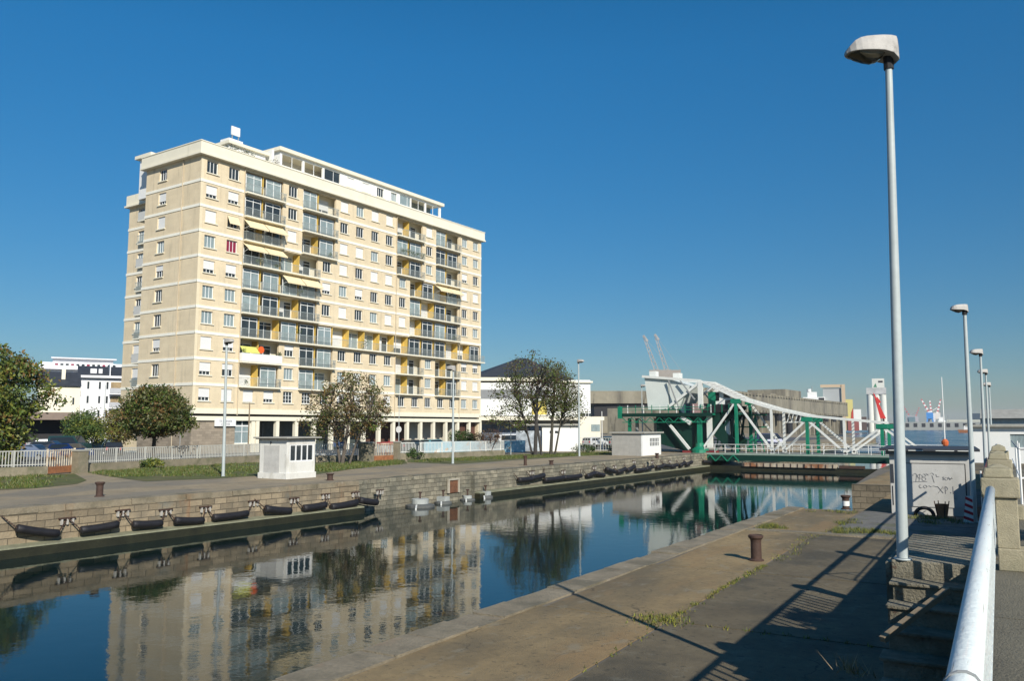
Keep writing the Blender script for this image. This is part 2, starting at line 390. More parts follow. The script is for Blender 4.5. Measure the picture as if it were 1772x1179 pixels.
# near quay (right bank, lower level) with a slipway notch
b = MB()
nq = [(nearX(-30) + .62, -30), (3000, -30), (3000, 140), (-8.2, 140), (-7.5, 64), (-6.6, 46), (-2.6, 46), (-2.6, 32.2), (nearX(32.0) + .62, 32.0)]
NBASE = M('near_quay_concrete', (0.15, 0.13, 0.10), 0.95, 0.15, 0.5, 0.15, 35, stain=[((0.07, 0.065, 0.05), 0.35, 0.5, 0.7, 0.6)])
b.prism(nq, -8, -0.012, NBASE)
tag(b.build('quay_ground'), kind='structure')
SLB = M('brown_quay_slab', (0.27, 0.195, 0.095), 0.92, 0.22, 0.6, 0.22, 45, stain=[((0.12, 0.098, 0.06), 0.32, 0.46, 0.6, 0.8, (1, 0.35, 1)), ((0.27, 0.17, 0.075), 0.9, 0.52, 0.64, 0.55, (1, 0.35, 1)), ((0.26, 0.235, 0.17), 2.6, 0.57, 0.66, 0.45, (1, .5, 1)),
        ((0.06, 0.052, 0.035), 9, 0.58, 0.66, 0.55), ((0.34, 0.31, 0.25), 22, 0.67, 0.71, 0.6)], crack=(0.45, 0.006, (0.03, 0.028, 0.02)))
SLG = M('dark_grey_quay_slab', (0.135, 0.108, 0.064), 0.92, 0.22, 0.6, 0.22, 45, stain=[((0.062, 0.055, 0.038), 0.4, 0.47, 0.6, 0.75), ((0.165, 0.135, 0.085), 0.8, 0.55, 0.66, 0.6, (1, .4, 1)), ((0.18, 0.17, 0.13), 2.4, 0.58, 0.66, 0.4),
        ((0.03, 0.028, 0.02), 8, 0.58, 0.66, 0.6), ((0.3, 0.28, 0.23), 24, 0.68, 0.72, 0.6)], crack=(0.5, 0.006, (0.015, 0.014, 0.01)))
SLC = M('cobbled_grey_strip', (0.15, 0.145, 0.13), 0.95, 0.25, 3.0, 0.4, 10, stain=[((0.09, 0.10, 0.04), 0.7, 0.52, 0.66, 0.8)])
b = MB()
def slab(x0, x1, y0, y1, mat, z=0.0): b.box(x0, x1, y0, y1, -0.011, z, mat)
ys = [-8, 3.2, 12.55, 17.5, 24.4]
for y0, y1 in zip(ys[:-1], ys[1:]):
    xl = nearX((y0 + y1) / 2) + .66
    if y0 != 17.5 or True: slab(xl, -4.58, y0 + .02, y1 - .02, SLB)
    slab(-4.52, -0.3, y0 + .03, y1 - .03, SLG)
slab(nearX(28) + .66, -4.4, 24.9, 31.9, SLB); slab(-4.3, -0.3, 24.85, 28.3, SLC); slab(-4.3, -0.3, 28.4, 32.1, SLC)
slab(-2.5, 6, 32.3, 46.0, SLC); slab(-6.5, 6, 46.1, 64.0, SLB); slab(-7.4, 6, 64.1, 139, SLG)
b.box(nearX(24.5) + .66, -0.3, 24.45, 24.8, -0.011, 0.03, COPE)
tag(b.build('paving'), kind='structure')

# near coping stones
rt = empty('quay_coping', (0, 0, 0), 0, 'pale weathered coping stones along the near edge of the canal', 'coping')
c = MB(); f = MB(); rng = random.Random(5)
s = -12.0
while s < 31.9:
    w_ = min(rng.uniform(.7, 1.5), 32.0 - s)
    if 32.0 - s - w_ < .3: w_ = 32.0 - s
    x0, x1 = nearX(s), nearX(s + w_); o = rng.uniform(-.05, .035); zt = rng.uniform(.0, .045)
    n = 4
    top = []
    for k in range(n + 1):
        y = s + .018 + (w_ - .036) * k / n; top.append((nearX(y) + o + rng.uniform(-.018, .018), y))
    pts = top[::-1] + [(x0 + .61, s + .018), (x1 + .61, s + w_ - .018)]
    c.prism([(p[0], p[1]) for p in (top[::-1] + [(x0 + .62, s + .01), (x1 + .62, s + w_ - .01)])][::1], -.28, zt, COPE)
    s += w_
f.hexa([(nearX(-20), -20, -6), (nearX(-20) + .65, -20, -6), (nearX(32) + .65, 32, -6), (nearX(32), 32, -6), (nearX(-20), -20, -.28), (nearX(-20) + .65, -20, -.28), (nearX(32) + .65, 32, -.28), (nearX(32), 32, -.28)], QST)
c.build('coping_stone', rt); f.build('stone_face', rt)

# slipway notch
rt = empty('slipway', (-6, 39, 0), 0, 'sloping stone slipway in a notch of the near quay before the bridge', 'slipway')
b = MB()
b.hexa([(-1.0, -6.7, -7), (1.6, -6.7, -7), (1.6, 6.9, -7), (-1.0, 6.9, -7), (-1.0, -6.7, -1.9), (1.6, -6.7, -.05), (1.6, 6.9, -.05), (-1.0, 6.9, -1.9)], SLB); b.box(1.601, 3.35, -6.7, 6.9, -7, -.05, SLB); b.build('ramp', rt)
b = MB(); b.box(-.7, 3.35, 6.9, 7.3, -7, .03, M('dark_stone_blocks', (.17, .14, .095), .9, .2, 1.2, .3, 12, brick=(.6, .3, .014, (.07, .06, .04), .25))); b.build('end_wall', rt)
b = MB(); b.box(3.36, 3.7, -6.7, 7.3, -7, .03, QST); b.build('side_wall', rt)

# upper promenade with retaining wall
PROM = M('promenade_concrete', (0.185, 0.168, 0.122), 0.95, 0.16, 0.8, 0.3, 60, stain=[((0.10, 0.09, 0.065), 0.7, 0.5, 0.7, 0.6), ((0.28, 0.25, 0.2), 5, 0.68, 0.73, 0.5)])
b = MB(); b.box(-.22, 30, -12, 30, -.01, 1.66, PROM)
for k in range(8): b.box(-.27, 6, 9.6 + k * 2.6 - 21, 9.6 + (k + 1) * 2.6 - .02 - 21, 1.661, 1.68, PROM)
b.box(-.27, 6, 9.82, 30, 1.661, 1.68, PROM)
b.box(-.27, -.222, -12, 30, 1.3, 1.66, POSTC)
tag(b.build('promenade'), kind='structure')

# gate (caisson) under the bridge
rt = empty('lock_gate', (-19, 90.75, WZ), 0, 'rusty pale caisson gate closing the canal under the bridge deck', 'lock gate')
GATE = M('peeling_rusty_gate', (0.42, 0.36, 0.27), 0.85, 0.3, 1.5, 0.2, 10, stain=[((0.25, 0.09, 0.03), 0.6, 0.48, 0.6, 0.9, (1, 1, .5)), ((0.03, 0.03, 0.03), 1.4, 0.6, 0.66, 0.9, (1, 1, .3))])
b = MB(); b.box(-5.2, 4.4, 0, .9, .42, .80, GATE); b.box(-9.6, 10.5, .2, 1.2, -2, .41, ALGAE); b.box(4.6, 7, .1, .9, .42, .7, RUSTB); b.build('gate_body', rt)
b = MB()
for k in range(14): b.box(-5.1 + k * .7, -5.02 + k * .7, -.06, 0, .45, .8, RUSTB)
b.build('rib', rt)

# ---------------------------------------------------------------- canal furniture: fenders
def fender(x0, y0, x1, y1, r, label, bk=True, g0=.42, g1=.42, grp='black rubber fenders hung on chains along the far quay wall'):
    """cylinder between two pixel ends on the far wall, hung by chains from bracket plates"""
    def onwall(px, py):
        d = ray(px, py); k = (farX(0) + .28) / (d[0] - d[1] * (3.15 / 76.2)); p = d * k; return Vector((p[0], p[1], p[2] + EYE))
    A = onwall(x0, y0); B = onwall(x1, y1); Mid = (A + B) / 2
    rt = empty('quay_fender', (Mid.x, Mid.y, Mid.z - r), 0, label, 'fender', grp); o = Vector(rt.location)
    b = MB(); L = (B - A)
    n = 7; pts = [A - o + L * (k / n) + Vector((0, 0, -.025 * math.sin(math.pi * k / n))) for k in range(n + 1)]
    b.tube([pts[0] - L.normalized() * .04] + pts + [pts[-1] + L.normalized() * .04], [r * .7] + [r] * (n + 1) + [r * .7], BLACK, 12); b.build('roller', rt, smooth=True)
    for P, sgn in ((A, -1), (B, 1)):
        c = MB(); T = Vector((P.x - .2, P.y + sgn * (g0 if sgn < 0 else g1), max(P.z + .5, -.62)))
        for q in range(7):
            a = P - o + (T - P) * (q / 7); e = P - o + (T - P) * ((q + .8) / 7); c.tube([a, e], .028, RUSTB, 5)
        c.build('chain', rt)
    if bk:
        c = MB(); T = Vector((B.x - .2, B.y + g1, max(B.z + .5, -.62)))
        q = T - o; c.box(q.x - .06, q.x + .06, q.y - .32, q.y + .32, q.z, q.z + .05, RUSTB)
        for s_ in (-.22, 0, .22): c.box(q.x - .05, q.x + .05, q.y + s_ - .035, q.y + s_ + .035, q.z - .22, q.z, M('dull_white_plate', (.42, .40, .36), .8, .2, 3))
        c.build('bracket_plate', rt)
    return rt
ORD = ['first', 'second', 'third', 'fourth', 'fifth', 'sixth', 'seventh', 'eighth', 'ninth', 'tenth', 'eleventh', 'twelfth', 'thirteenth', 'fourteenth', 'fifteenth', 'sixteenth', 'seventeenth']
fl = [(30, 915, 100, 924), (141, 918, 203, 908), (231, 908, 279, 906), (304, 901, 351, 901), (370, 896, 428, 889), (460, 881, 502, 885), (526, 880, 563, 874), (574, 878, 617, 870), (623, 866, 652, 870)]
def wallY(px): d = ray(px, 880); return farX(0) / (d[0] - d[1] * (3.15 / 76.2)) * d[1]
for i, q in enumerate(fl):
    ga = (wallY(q[0]) - wallY(fl[i - 1][2])) / 2 if i else .5
    gb = (wallY(fl[i + 1][0]) - wallY(q[2])) / 2 if i < 8 else .5
    fender(*q, .155 if i < 5 else .18, g0=ga, g1=gb, label='long black fender on the brown quay wall, %s from the left edge' % ORD[i])
fr = [(898, 831, 920, 829), (920, 828, 941, 823), (943, 831, 975, 827), (976, 827, 1005, 824), (1016, 824, 1029, 819), (1031, 819, 1045, 823), (1050, 812, 1064, 817), (1069, 817, 1082, 812), (1086, 814, 1098, 808), (1101, 814, 1116, 813), (1118, 812, 1130, 808), (1137, 809, 1147, 807), (1148, 805, 1160, 807), (1162, 807, 1172, 805), (1177, 806, 1185, 801), (1188, 804, 1197, 800), (1218, 799, 1230, 800)]
for i, q in enumerate(fr):
    fender(*q, .18, 'small black fender on the grey wall before the bridge, %s from the wall niche' % ORD[i], bk=(i % 2 == 0))

# floats
def floatpad(px, py, w_, h_, label, ring=True, shape='round'):
    d = ray(px, py); k = (farX(41) + .55) / d[0]; p = d * k
    rt = empty('mooring_float', (p[0], p[1], WZ), 0, label, 'float', 'mooring floats lying against the far quay wall')
    D = abs(p[0]) * .506 + p[1] * .8627; W = w_ * D / F / 2; H = h_ * D / F
    b = MB(); b.lathe([(W * .8, -.3), (W, -.05), (W * 1.0, H * .25), (W * .75, H * .36), (W * .6, H * .4)], M('grey_float_rubber', (0.10, 0.105, 0.10), .7, .2, 3), n=20); b.build('float_collar', rt, smooth=False)
    b = MB()
    if shape == 'round': b.lathe([(W * .58, H * .38), (W * .58, H * .95), (W * .5, H)], M('float_top_grey', (0.36, 0.38, 0.36), .8, .15, 3), n=20)
    else: b.box(-W * .55, W * .55, -W * .5, W * .5, H * .38, H, M('float_top_grey', (0.36, 0.38, 0.36), .8, .15, 3))
    b.build('float_top', rt)
    b = MB(); b.tube([(0, 0, H), (0, 0, H + .35)], .05, RUSTB, 6); b.tube([(-.1, 0, H + .35), (.1, 0, H + .35)], .05, RUSTB, 6); b.build('mooring_post', rt)
    b = MB(); b.bar((W * .3, -W * .8, H * .3), (W * 1.0, -W * 1.8, .03), .09, BWHITE); b.build('boom', rt)
floatpad(727, 868, 50, 14, 'widest grey float with a round top, left end of the row of floats')
floatpad(767, 863, 30, 12, 'pale square topped float, second from the left in the row', shape='sq')
floatpad(809, 860, 26, 8, 'small low beige float, third from the left in the row')
floatpad(840, 858, 26, 11, 'pale block topped float beneath the brick lined wall niche', shape='sq')
p = gnd(838, 842, -1.2); rt = empty('wall_niche', (farX(44.5) - .28, 44.5, -1.75), 0, 'white framed rusty niche in the crumbling wall above the last float', 'niche')
b = MB(); NF = M('stained_niche_frame', (.42, .38, .30), .9, .2, 2); b.box(-.02, .1, -.62, -.5, .5, 1.3, NF); b.box(-.02, .1, .5, .62, .5, 1.3, NF); b.box(-.02, .1, -.62, .62, 1.3, 1.40, NF); b.build('niche_frame', rt)
b = MB(); b.box(-.03, .03, -.5, .5, .5, 1.3, M('rust_and_dark_panel', (.16, .07, .035), .9, .4, 3, stain=[((.02, .02, .02), 1.5, .5, .56, .9)])); b.build('niche_panel', rt)

# bollards
def bollard(x, y, label, h=.56, r=.085, white=False, name='bollard', mat=None, grp='iron mooring bollards on the quays'):
    rt = empty(name, (x, y, 0), 0, label, 'bollard', grp)
    b = MB(); b.lathe([(r * 1.45, 0), (r * 1.45, .025), (r * 1.02, .05), (r, h * .72), (r * 1.08, h * .82)], mat or RUSTB, n=20); b.build('post', rt, smooth=False)
    b = MB(); b.lathe([(r * 1.08, h * .82), (r * 1.42, h * .9), (r * 1.45, h * .97), (r * 1.25, h), (r * 1.2, h - .015), (.01, h - .02)], mat or RUSTB, n=20); b.build('cap', rt)
    if white:
        b = MB(); b.lathe([(r * 1.06, h * .25), (r * 1.07, h * .6)], WHITE, n=16); b.build('white_band', rt)
bollard(-4.85, 19.1, 'dark brown cylindrical bollard on the near quay, largest in the photo', .57, .115)
x, y, _ = gnd(172, 860); bollard(x, y, 'lone brown bollard on the left bank, furthest left', .62, .14)
x, y, _ = gnd(1464, 882); bollard(x, y, 'short dark bollard with a white band beside the slipway notch', .5, .12, True)
x, y, _ = gnd(909, 806); bollard(x, y, 'twin stemmed thin bollard on the left bank below the tall bare trees', .75, .12)
x, y, _ = gnd(954, 805); bollard(x, y, 'small brown bollard stump on the left bank, right of the tree trunks', .35, .15)
x, y, _ = gnd(571, 832); bollard(x, y, 'small reddish bollard just right of the white guard booth', .38, .16)
x, y, _ = gnd(1137, 794); bollard(x, y, 'brown bollard in front of the grey and white hut by the bridge', .5, .15)

# ---------------------------------------------------------------- near railing, posts, stairs
rt = empty('promenade_railing', (-.1, 8, 1.68), 0, 'pale blue white tube handrail running from the bottom corner to the stone posts', 'railing')
PIPE = M('peeling_pale_blue_paint', (0.68, 0.73, 0.71), 0.75, 0.04, 1.0, 0.12, 40, stain=[((0.72, 0.71, 0.67), 9, 0.54, 0.60, 0.7, (8, .35, 4)), ((0.30, 0.27, 0.22), 14, 0.63, 0.68, 0.75, (9, .35, 4))])
b = MB(); b.tube([(0, -10, .735), (0, -4, .735), (0, 0.88, .735)], .038, PIPE, 24); b.build('handrail', rt, smooth=True)
b = MB(); b.tube([(0, 1.1, .735), (0, 5.75, .735)], .038, PIPE, 20); b.build('handrail', rt, smooth=True)
b = MB(); b.tube([(0, 6.05, .735), (0, 22, .735)], .038, PIPE, 20); b.build('handrail', rt, smooth=True)
b = MB(); b.bar((0, -10, .14), (0, .9, .14), .02, PIPE); b.bar((0, 1.1, .14), (0, 22, .14), .02, PIPE); b.build('bottom_rail', rt)
b = MB()
y = -9.9
while y < 13.7 - 8:
    b.box(-.008, .008, y - .023, y + .023, .15, .7, PIPE); y += .2
b.build('baluster', rt)['kind'] = 'stuff'
b = MB()
for k in range(3):
    b.tube([(.041 * math.cos(t) , -5.85 + .006 * k + .01 * math.sin(t * 2), .735 + .041 * math.sin(t)) for t in [i * 2 * math.pi / 14 for i in range(15)]], .0016, IRON, 5)
b.build('wire_tie', rt)
def post(y, label):
    rt = empty('stone_post', (.02, y, 1.68), 0, label, 'post', 'stepped concrete posts of the promenade railing')
    b = MB(); b.box(-.09, .22, -.15, .15, 0, .20, POSTC); b.build('base_block', rt, bevel=.01)
    b = MB(); b.box(-.09, .09, -.12, .12, .2, .655, POSTC); b.build('shaft', rt, bevel=.008)
    b = MB(); b.box(-.20, .115, -.15, .15, .66, .84, POSTC); b.build('cap_block', rt, bevel=.014)
    b = MB(); b.hexa([(-.185, -.13, .84), (.075, -.13, .84), (.075, .13, .84), (-.185, .13, .84), (-.165, -.11, .93), (.055, -.11, .93), (.055, .11, .93), (-.165, .11, .93), ], POSTC); b.hexa([(-.15, -.10, .93), (.04, -.10, .93), (.04, .10, .93), (-.15, .10, .93), (-.08, -.03, .965), (-.03, -.03, .965), (-.03, .03, .965), (-.08, .03, .965)], POSTC); b.build('top_stone', rt, bevel=.02)
    b = MB(); b.lathe([(.062, -.012), (.075, 0)], POSTC, (0, 0, 0), 16); o = b.build('pipe_collar', rt); o.rotation_euler = (R(90), 0, 0); o.location = (-.12, -.151, .735)
post(9.1, 'large stone railing post with stepped top where the near handrail ends')
post(14.0, 'smaller looking stone railing post directly behind the nearest one')
post(18.9, 'third stone railing post along the promenade, half hidden behind the others')
post(4.5 - .4 + 60, 'far stone post beside the white harbour building') if False else None

rt = empty('stone_stairs', (-.6, 9.2, 0), 0, 'concrete stairs and landing climbing from the near quay to the promenade, left of the handrail', 'stairs')
STEP = M('stair_concrete', (0.25, 0.225, 0.165), 0.95, 0.2, 2.0, 0.3, 35, stain=[((0.10, 0.09, 0.06), 1.5, 0.48, 0.62, 0.7), ((0.10, 0.06, 0.04), 6, 0.62, 0.66, 0.7)])
b = MB(); b.box(-.40, .325, 0, 2.3, 0, 1.672, STEP); b.build('landing', rt, bevel=.01)
b = MB()
for k in range(9):
    z1 = 1.672 - .167 * (k + 1); jx = random.uniform(-.02, .02)
    b.box(-.36 + jx, .325, -.29 * (k + 1), -.29 * k - .002, 0, z1 - .03, STEP); b.box(-.39 + jx, .325, -.29 * (k + 1) - .03, -.29 * k - .002, z1 - .028, z1, STEP)
b.build('steps', rt, bevel=.006)
b = MB(); b.box(-.46, -.405, .05, 2.3, 0, 1.64, STEP); b.build('side_wall', rt)
rt = empty('wooden_plank', (-.75, 7.9, 1.0), 0, 'weathered plank lying aslant across the stone stairs', 'plank')
b = MB(); b.bar(Vector(atY(1527, 1108, 7.9)) - Vector(rt.location), Vector(atY(1640, 1022, 8.6)) - Vector(rt.location), .055, WOODP, .05); b.build('board', rt)
tag(rt, 'weathered plank lying aslant across the stone stairs')
# ================================================================== APARTMENT TOWER BLOCK
P0 = Vector((-74.5, 59.25, 0)); TANG = math.atan2(52.25, 3.31)   # facade direction
L_ = 52.35; BAY = L_ / 18; FH = 2.82; Z1 = 4.72                  # first floor slab
FAC = math.atan2(111.5 - 59.25, -71.19 + 74.5)
bld = empty('apartment_tower', P0, FAC, 'tall tan and cream apartment block with balconies and a setback white attic, facing the canal', 'apartment block')
# local axes: +x along the facade, +y into the building is reached with positive y (left of travel)
def zr(r): return Z1 + (9 - r) * FH        # floor level of row r (0 = top)
ROOF = zr(0) + FH
A_ = {3, 4, 6, 7, 12, 13, 15, 16}; B_ = {3, 4, 5, 6, 13, 14, 15, 16}
LOG = {0: A_, 1: A_, 2: A_, 3: B_, 4: B_, 5: B_, 6: set(range(3, 19)), 7: A_, 8: A_, 9: set()}
WS = {0: 'oo..o..ccss..ss.cc'.replace('.', '-'), }
WIN = ['oo--o--scss--s--cc', 'hh--o--oooo--o--cc', 'sa--s--ssco--c--ho', 'cr----osossc----ss', 'hh----hchooo----oo', 'cc----osocss----oc',
       'cc----------------', 'sh--H--oooo--c--HH', 'hH--c--chcc--c--ss', 'hsshggohsosooooocc']
WW, WH0, WH1 = .73, 1.02, 2.42
def wall_open(b, u0, u1, z0, z1, ops, T, mat):
    """wall between u0..u1, z0..z1 with openings (a,b,c,d); T maps (ua,ub,za,zb)->box args"""
    us = sorted({u0, u1} | {o[0] for o in ops} | {o[1] for o in ops})
    prev = None; runs = []
    for a, c in zip(us[:-1], us[1:]):
        blk = sorted([(o[2], o[3]) for o in ops if o[0] <= a + 1e-6 and o[1] >= c - 1e-6]); z = z0; seg = []
        for lo, hi in blk:
            if lo > z + 1e-6: seg.append((z, lo))
            z = max(z, hi)
        if z < z1 - 1e-6: seg.append((z, z1))
        for s in seg: T(b, a, c, s[0], s[1], mat)
ops = []
for r in range(10):
    z = zr(r); Lg = LOG[r]; k = 1
    while k <= 18:
        if k in Lg:
            e = k
            while e + 1 in Lg: e += 1
            ops.append(((k - 1) * BAY + .12, e * BAY - .12, z + .0, z + FH - .28)); k = e + 1
        else:
            c = (k - .5) * BAY; ops.append((c - WW, c + WW, z + WH0, z + WH1)); k += 1
b = MB()
def TF(b, a, c, lo, hi, m): b.box(a, c, 0, .30, lo, hi, m)
wall_open(b, .0, L_, Z1, ROOF, ops, TF, STONE)
# end face (x = 0), y from .30 to 10.4, window at 7.1
EW = 7.1
eops = [(EW - WW, EW + WW, zr(r) + WH0, zr(r) + WH1) for r in range(10)]
def TE(b, a, c, lo, hi, m): b.box(0, .30, a, c, lo, hi, m)
wall_open(b, .302, 10.4, Z1, ROOF, eops, TE, STONE)
b.box(L_ - .3, L_, .302, 10.39, 0, ROOF, STONE); b.box(.302, L_ - .302, 10.1, 10.39, 0, ROOF - .01, STONE)
b.build('wall', bld)
b = MB(); b.box(.32, L_ - .32, 1.32, 10.05, Z1, ROOF - .02, CREAM)
for r in range(10): b.box(.05, L_ - .32, .31, 1.31, zr(r) - .24, zr(r) - .012, CREAM)
b.build('core_wall', bld)
# pale pilaster strips at the corner and between bays
b = MB()
for x in (0.0, L_ - .34): b.box(x, x + .34, -.012, 0, Z1, ROOF, M('pale_stone_strip', (.74, .64, .45), .8, .04))
b.build('corner_strip', bld)
# floor bands
b = MB()
for r in range(-1, 9):
    z = zr(r) - .02 if r >= 0 else ROOF
    if r < 0: continue
    Lg = LOG[r] | set(); segs = []; k = 1
    while k <= 18:
        if k in Lg:
            k += 1; continue
        e = k
        while e + 1 <= 18 and e + 1 not in Lg: e += 1
        segs.append(((k - 1) * BAY - (.0 if k > 1 else .06), e * BAY)); k = e + 1
    for a, c in segs: b.box(a, c, -.06, 0, z - .13, z + .18, BANDM)
    b.box(-.06, 0, -.06, 10.45, z - .13, z + .18, BANDM)
b.box(-.06, L_ + .06, -.07, 0, Z1 - .35, Z1 + .22, CREAM); b.box(-.07, 0, -.07, 10.45, Z1 - .35, Z1 + .22, CREAM)
b.build('floor_band', bld)
# cornice and roof
b = MB(); b.box(-.55, L_ + .55, -.55, 11.0, ROOF, ROOF + .22, CREAM); b.box(-.42, L_ + .42, -.42, 10.9, ROOF + .221, ROOF + 1.45, CREAM); b.box(-.48, L_ + .48, -.48, 10.95, ROOF + 1.451, ROOF + 1.56, CREAM)
b.build('cornice', bld)

b = MB()
for x, y0_ in ((2 * BAY - .05, 0), (11 * BAY, 0), (16 * BAY + .1, 0)): b.tube([(x, -.10, 4.2), (x, -.10, ROOF)], .05, M('downpipe_tan', (.50, .42, .30), .7, .1), 8)
b.tube([(-.12, 3.2, .2), (-.12, 3.2, ROOF)], .05, MATS['downpipe_tan'], 8)
b.build('downpipe', bld)
# windows -----------------------------------------------------------
def mesh_of(fn, name):
    b = MB(); fn(b); return b.mesh(name)
def f_frame(b):
    d = .16
    b.box(-WW, WW, d, d + .07, 0, .07, WHITEB); b.box(-WW, WW, d, d + .07, 1.33, 1.4, WHITEB)
    for x in (-WW, WW - .07): b.box(x, x + .07, d, d + .07, .071, 1.329, WHITEB)
    for x in (-.25, .19): b.box(x, x + .06, d, d + .06, .071, 1.329, WHITEB)
def f_pane(m):
    def g(b): b.box(-WW + .05, WW - .05, .20, .215, .05, 1.35, m)
    return g
def f_grid(b):
    f_frame(b)
    for z in (.45, .9): b.box(-WW + .07, WW - .07, .17, .20, z - .02, z + .02, WHITEB)
def f_shut(h0):
    def g(b):
        b.box(-WW + .03, WW - .03, .10, .13, h0, 1.4, SHUT); b.box(-WW + .03, WW - .03, .09, .15, h0, h0 + .05, SHUT)
    return g
def f_side(b): b.box(-WW + .03, .0, .10, .14, .03, 1.37, SHUT)
def f_sill(b): b.box(-WW - .12, WW + .12, -.13, .155, -.10, 0, CREAM)
def f_awn(b): b.hexa([(-WW, -.02, 1.30), (WW, -.02, 1.30), (WW, 0.02, 1.36), (-WW, .02, 1.36), (-WW, -.5, .35), (WW, -.5, .35), (WW, -.48, .38), (-WW, -.48, .38)], AWN)
FM = mesh_of(f_frame, 'window_frame'); GM = mesh_of(f_grid, 'window_grid_frame')
PMs = {'o': mesh_of(f_pane(GLASS), 'pane_dark'), 'c': mesh_of(f_pane(CURT), 'pane_curtain'), 'r': mesh_of(f_pane(REDC), 'pane_red')}
SM = {'s': mesh_of(f_shut(.04), 'shutter_closed'), 'h': mesh_of(f_shut(.42), 'shutter_low'), 'H': mesh_of(f_shut(.75), 'shutter_half'), 'side': mesh_of(f_side, 'shutter_side'), 'a': mesh_of(f_awn, 'awning')}
SILL = mesh_of(f_sill, 'sill')
wcount = 0; extra = []
def window(parent, x, y, z, code, rz=0.0):
    w = inst('window', GM if code == 'g' else FM, parent, (x, y, z), rz)
    p = 'r' if code == 'r' else ('c' if code == 'c' else 'o')
    inst('pane', PMs[p], w); inst('sill', SILL, w)
    if code in 'shH': inst('shutter', SM[code], w)
    if code == 'a': inst('awning', SM['a'], w); w['label'] = 'window under a small beige awning'
    if code == 'r': w['label'] = 'window with a dark red curtain'
    return w
n = 0
for r in range(10):
    for k in range(1, 19):
        if k in LOG[r]: continue
        code = WIN[r][k - 1]
        if code == '-': code = 'o'
        if n < 90:
            window(bld, (k - .5) * BAY, 0, zr(r) + WH0, code)
        else: extra.append(((k - .5) * BAY, zr(r) + WH0, code))
        n += 1
for r, code in enumerate('ohscHoohoo'):
    window(bld, 0, EW, zr(r) + WH0, code, -math.pi / 2)
if extra:
    b = MB()
    for x, z, code in extra:
        for me in [FM, PMs['c' if code == 'c' else 'o'], SILL] + ([SM[code]] if code in 'shH' else []):
            i0 = len(b.v); b.v += [(v.co.x + x, v.co.y, v.co.z + z) for v in me.vertices]
            for p in me.polygons: b.f.append(tuple(i0 + i for i in p.vertices)); b.m.append(b.mi(me.materials[p.material_index]))
    b.build('window', bld)['kind'] = 'stuff'

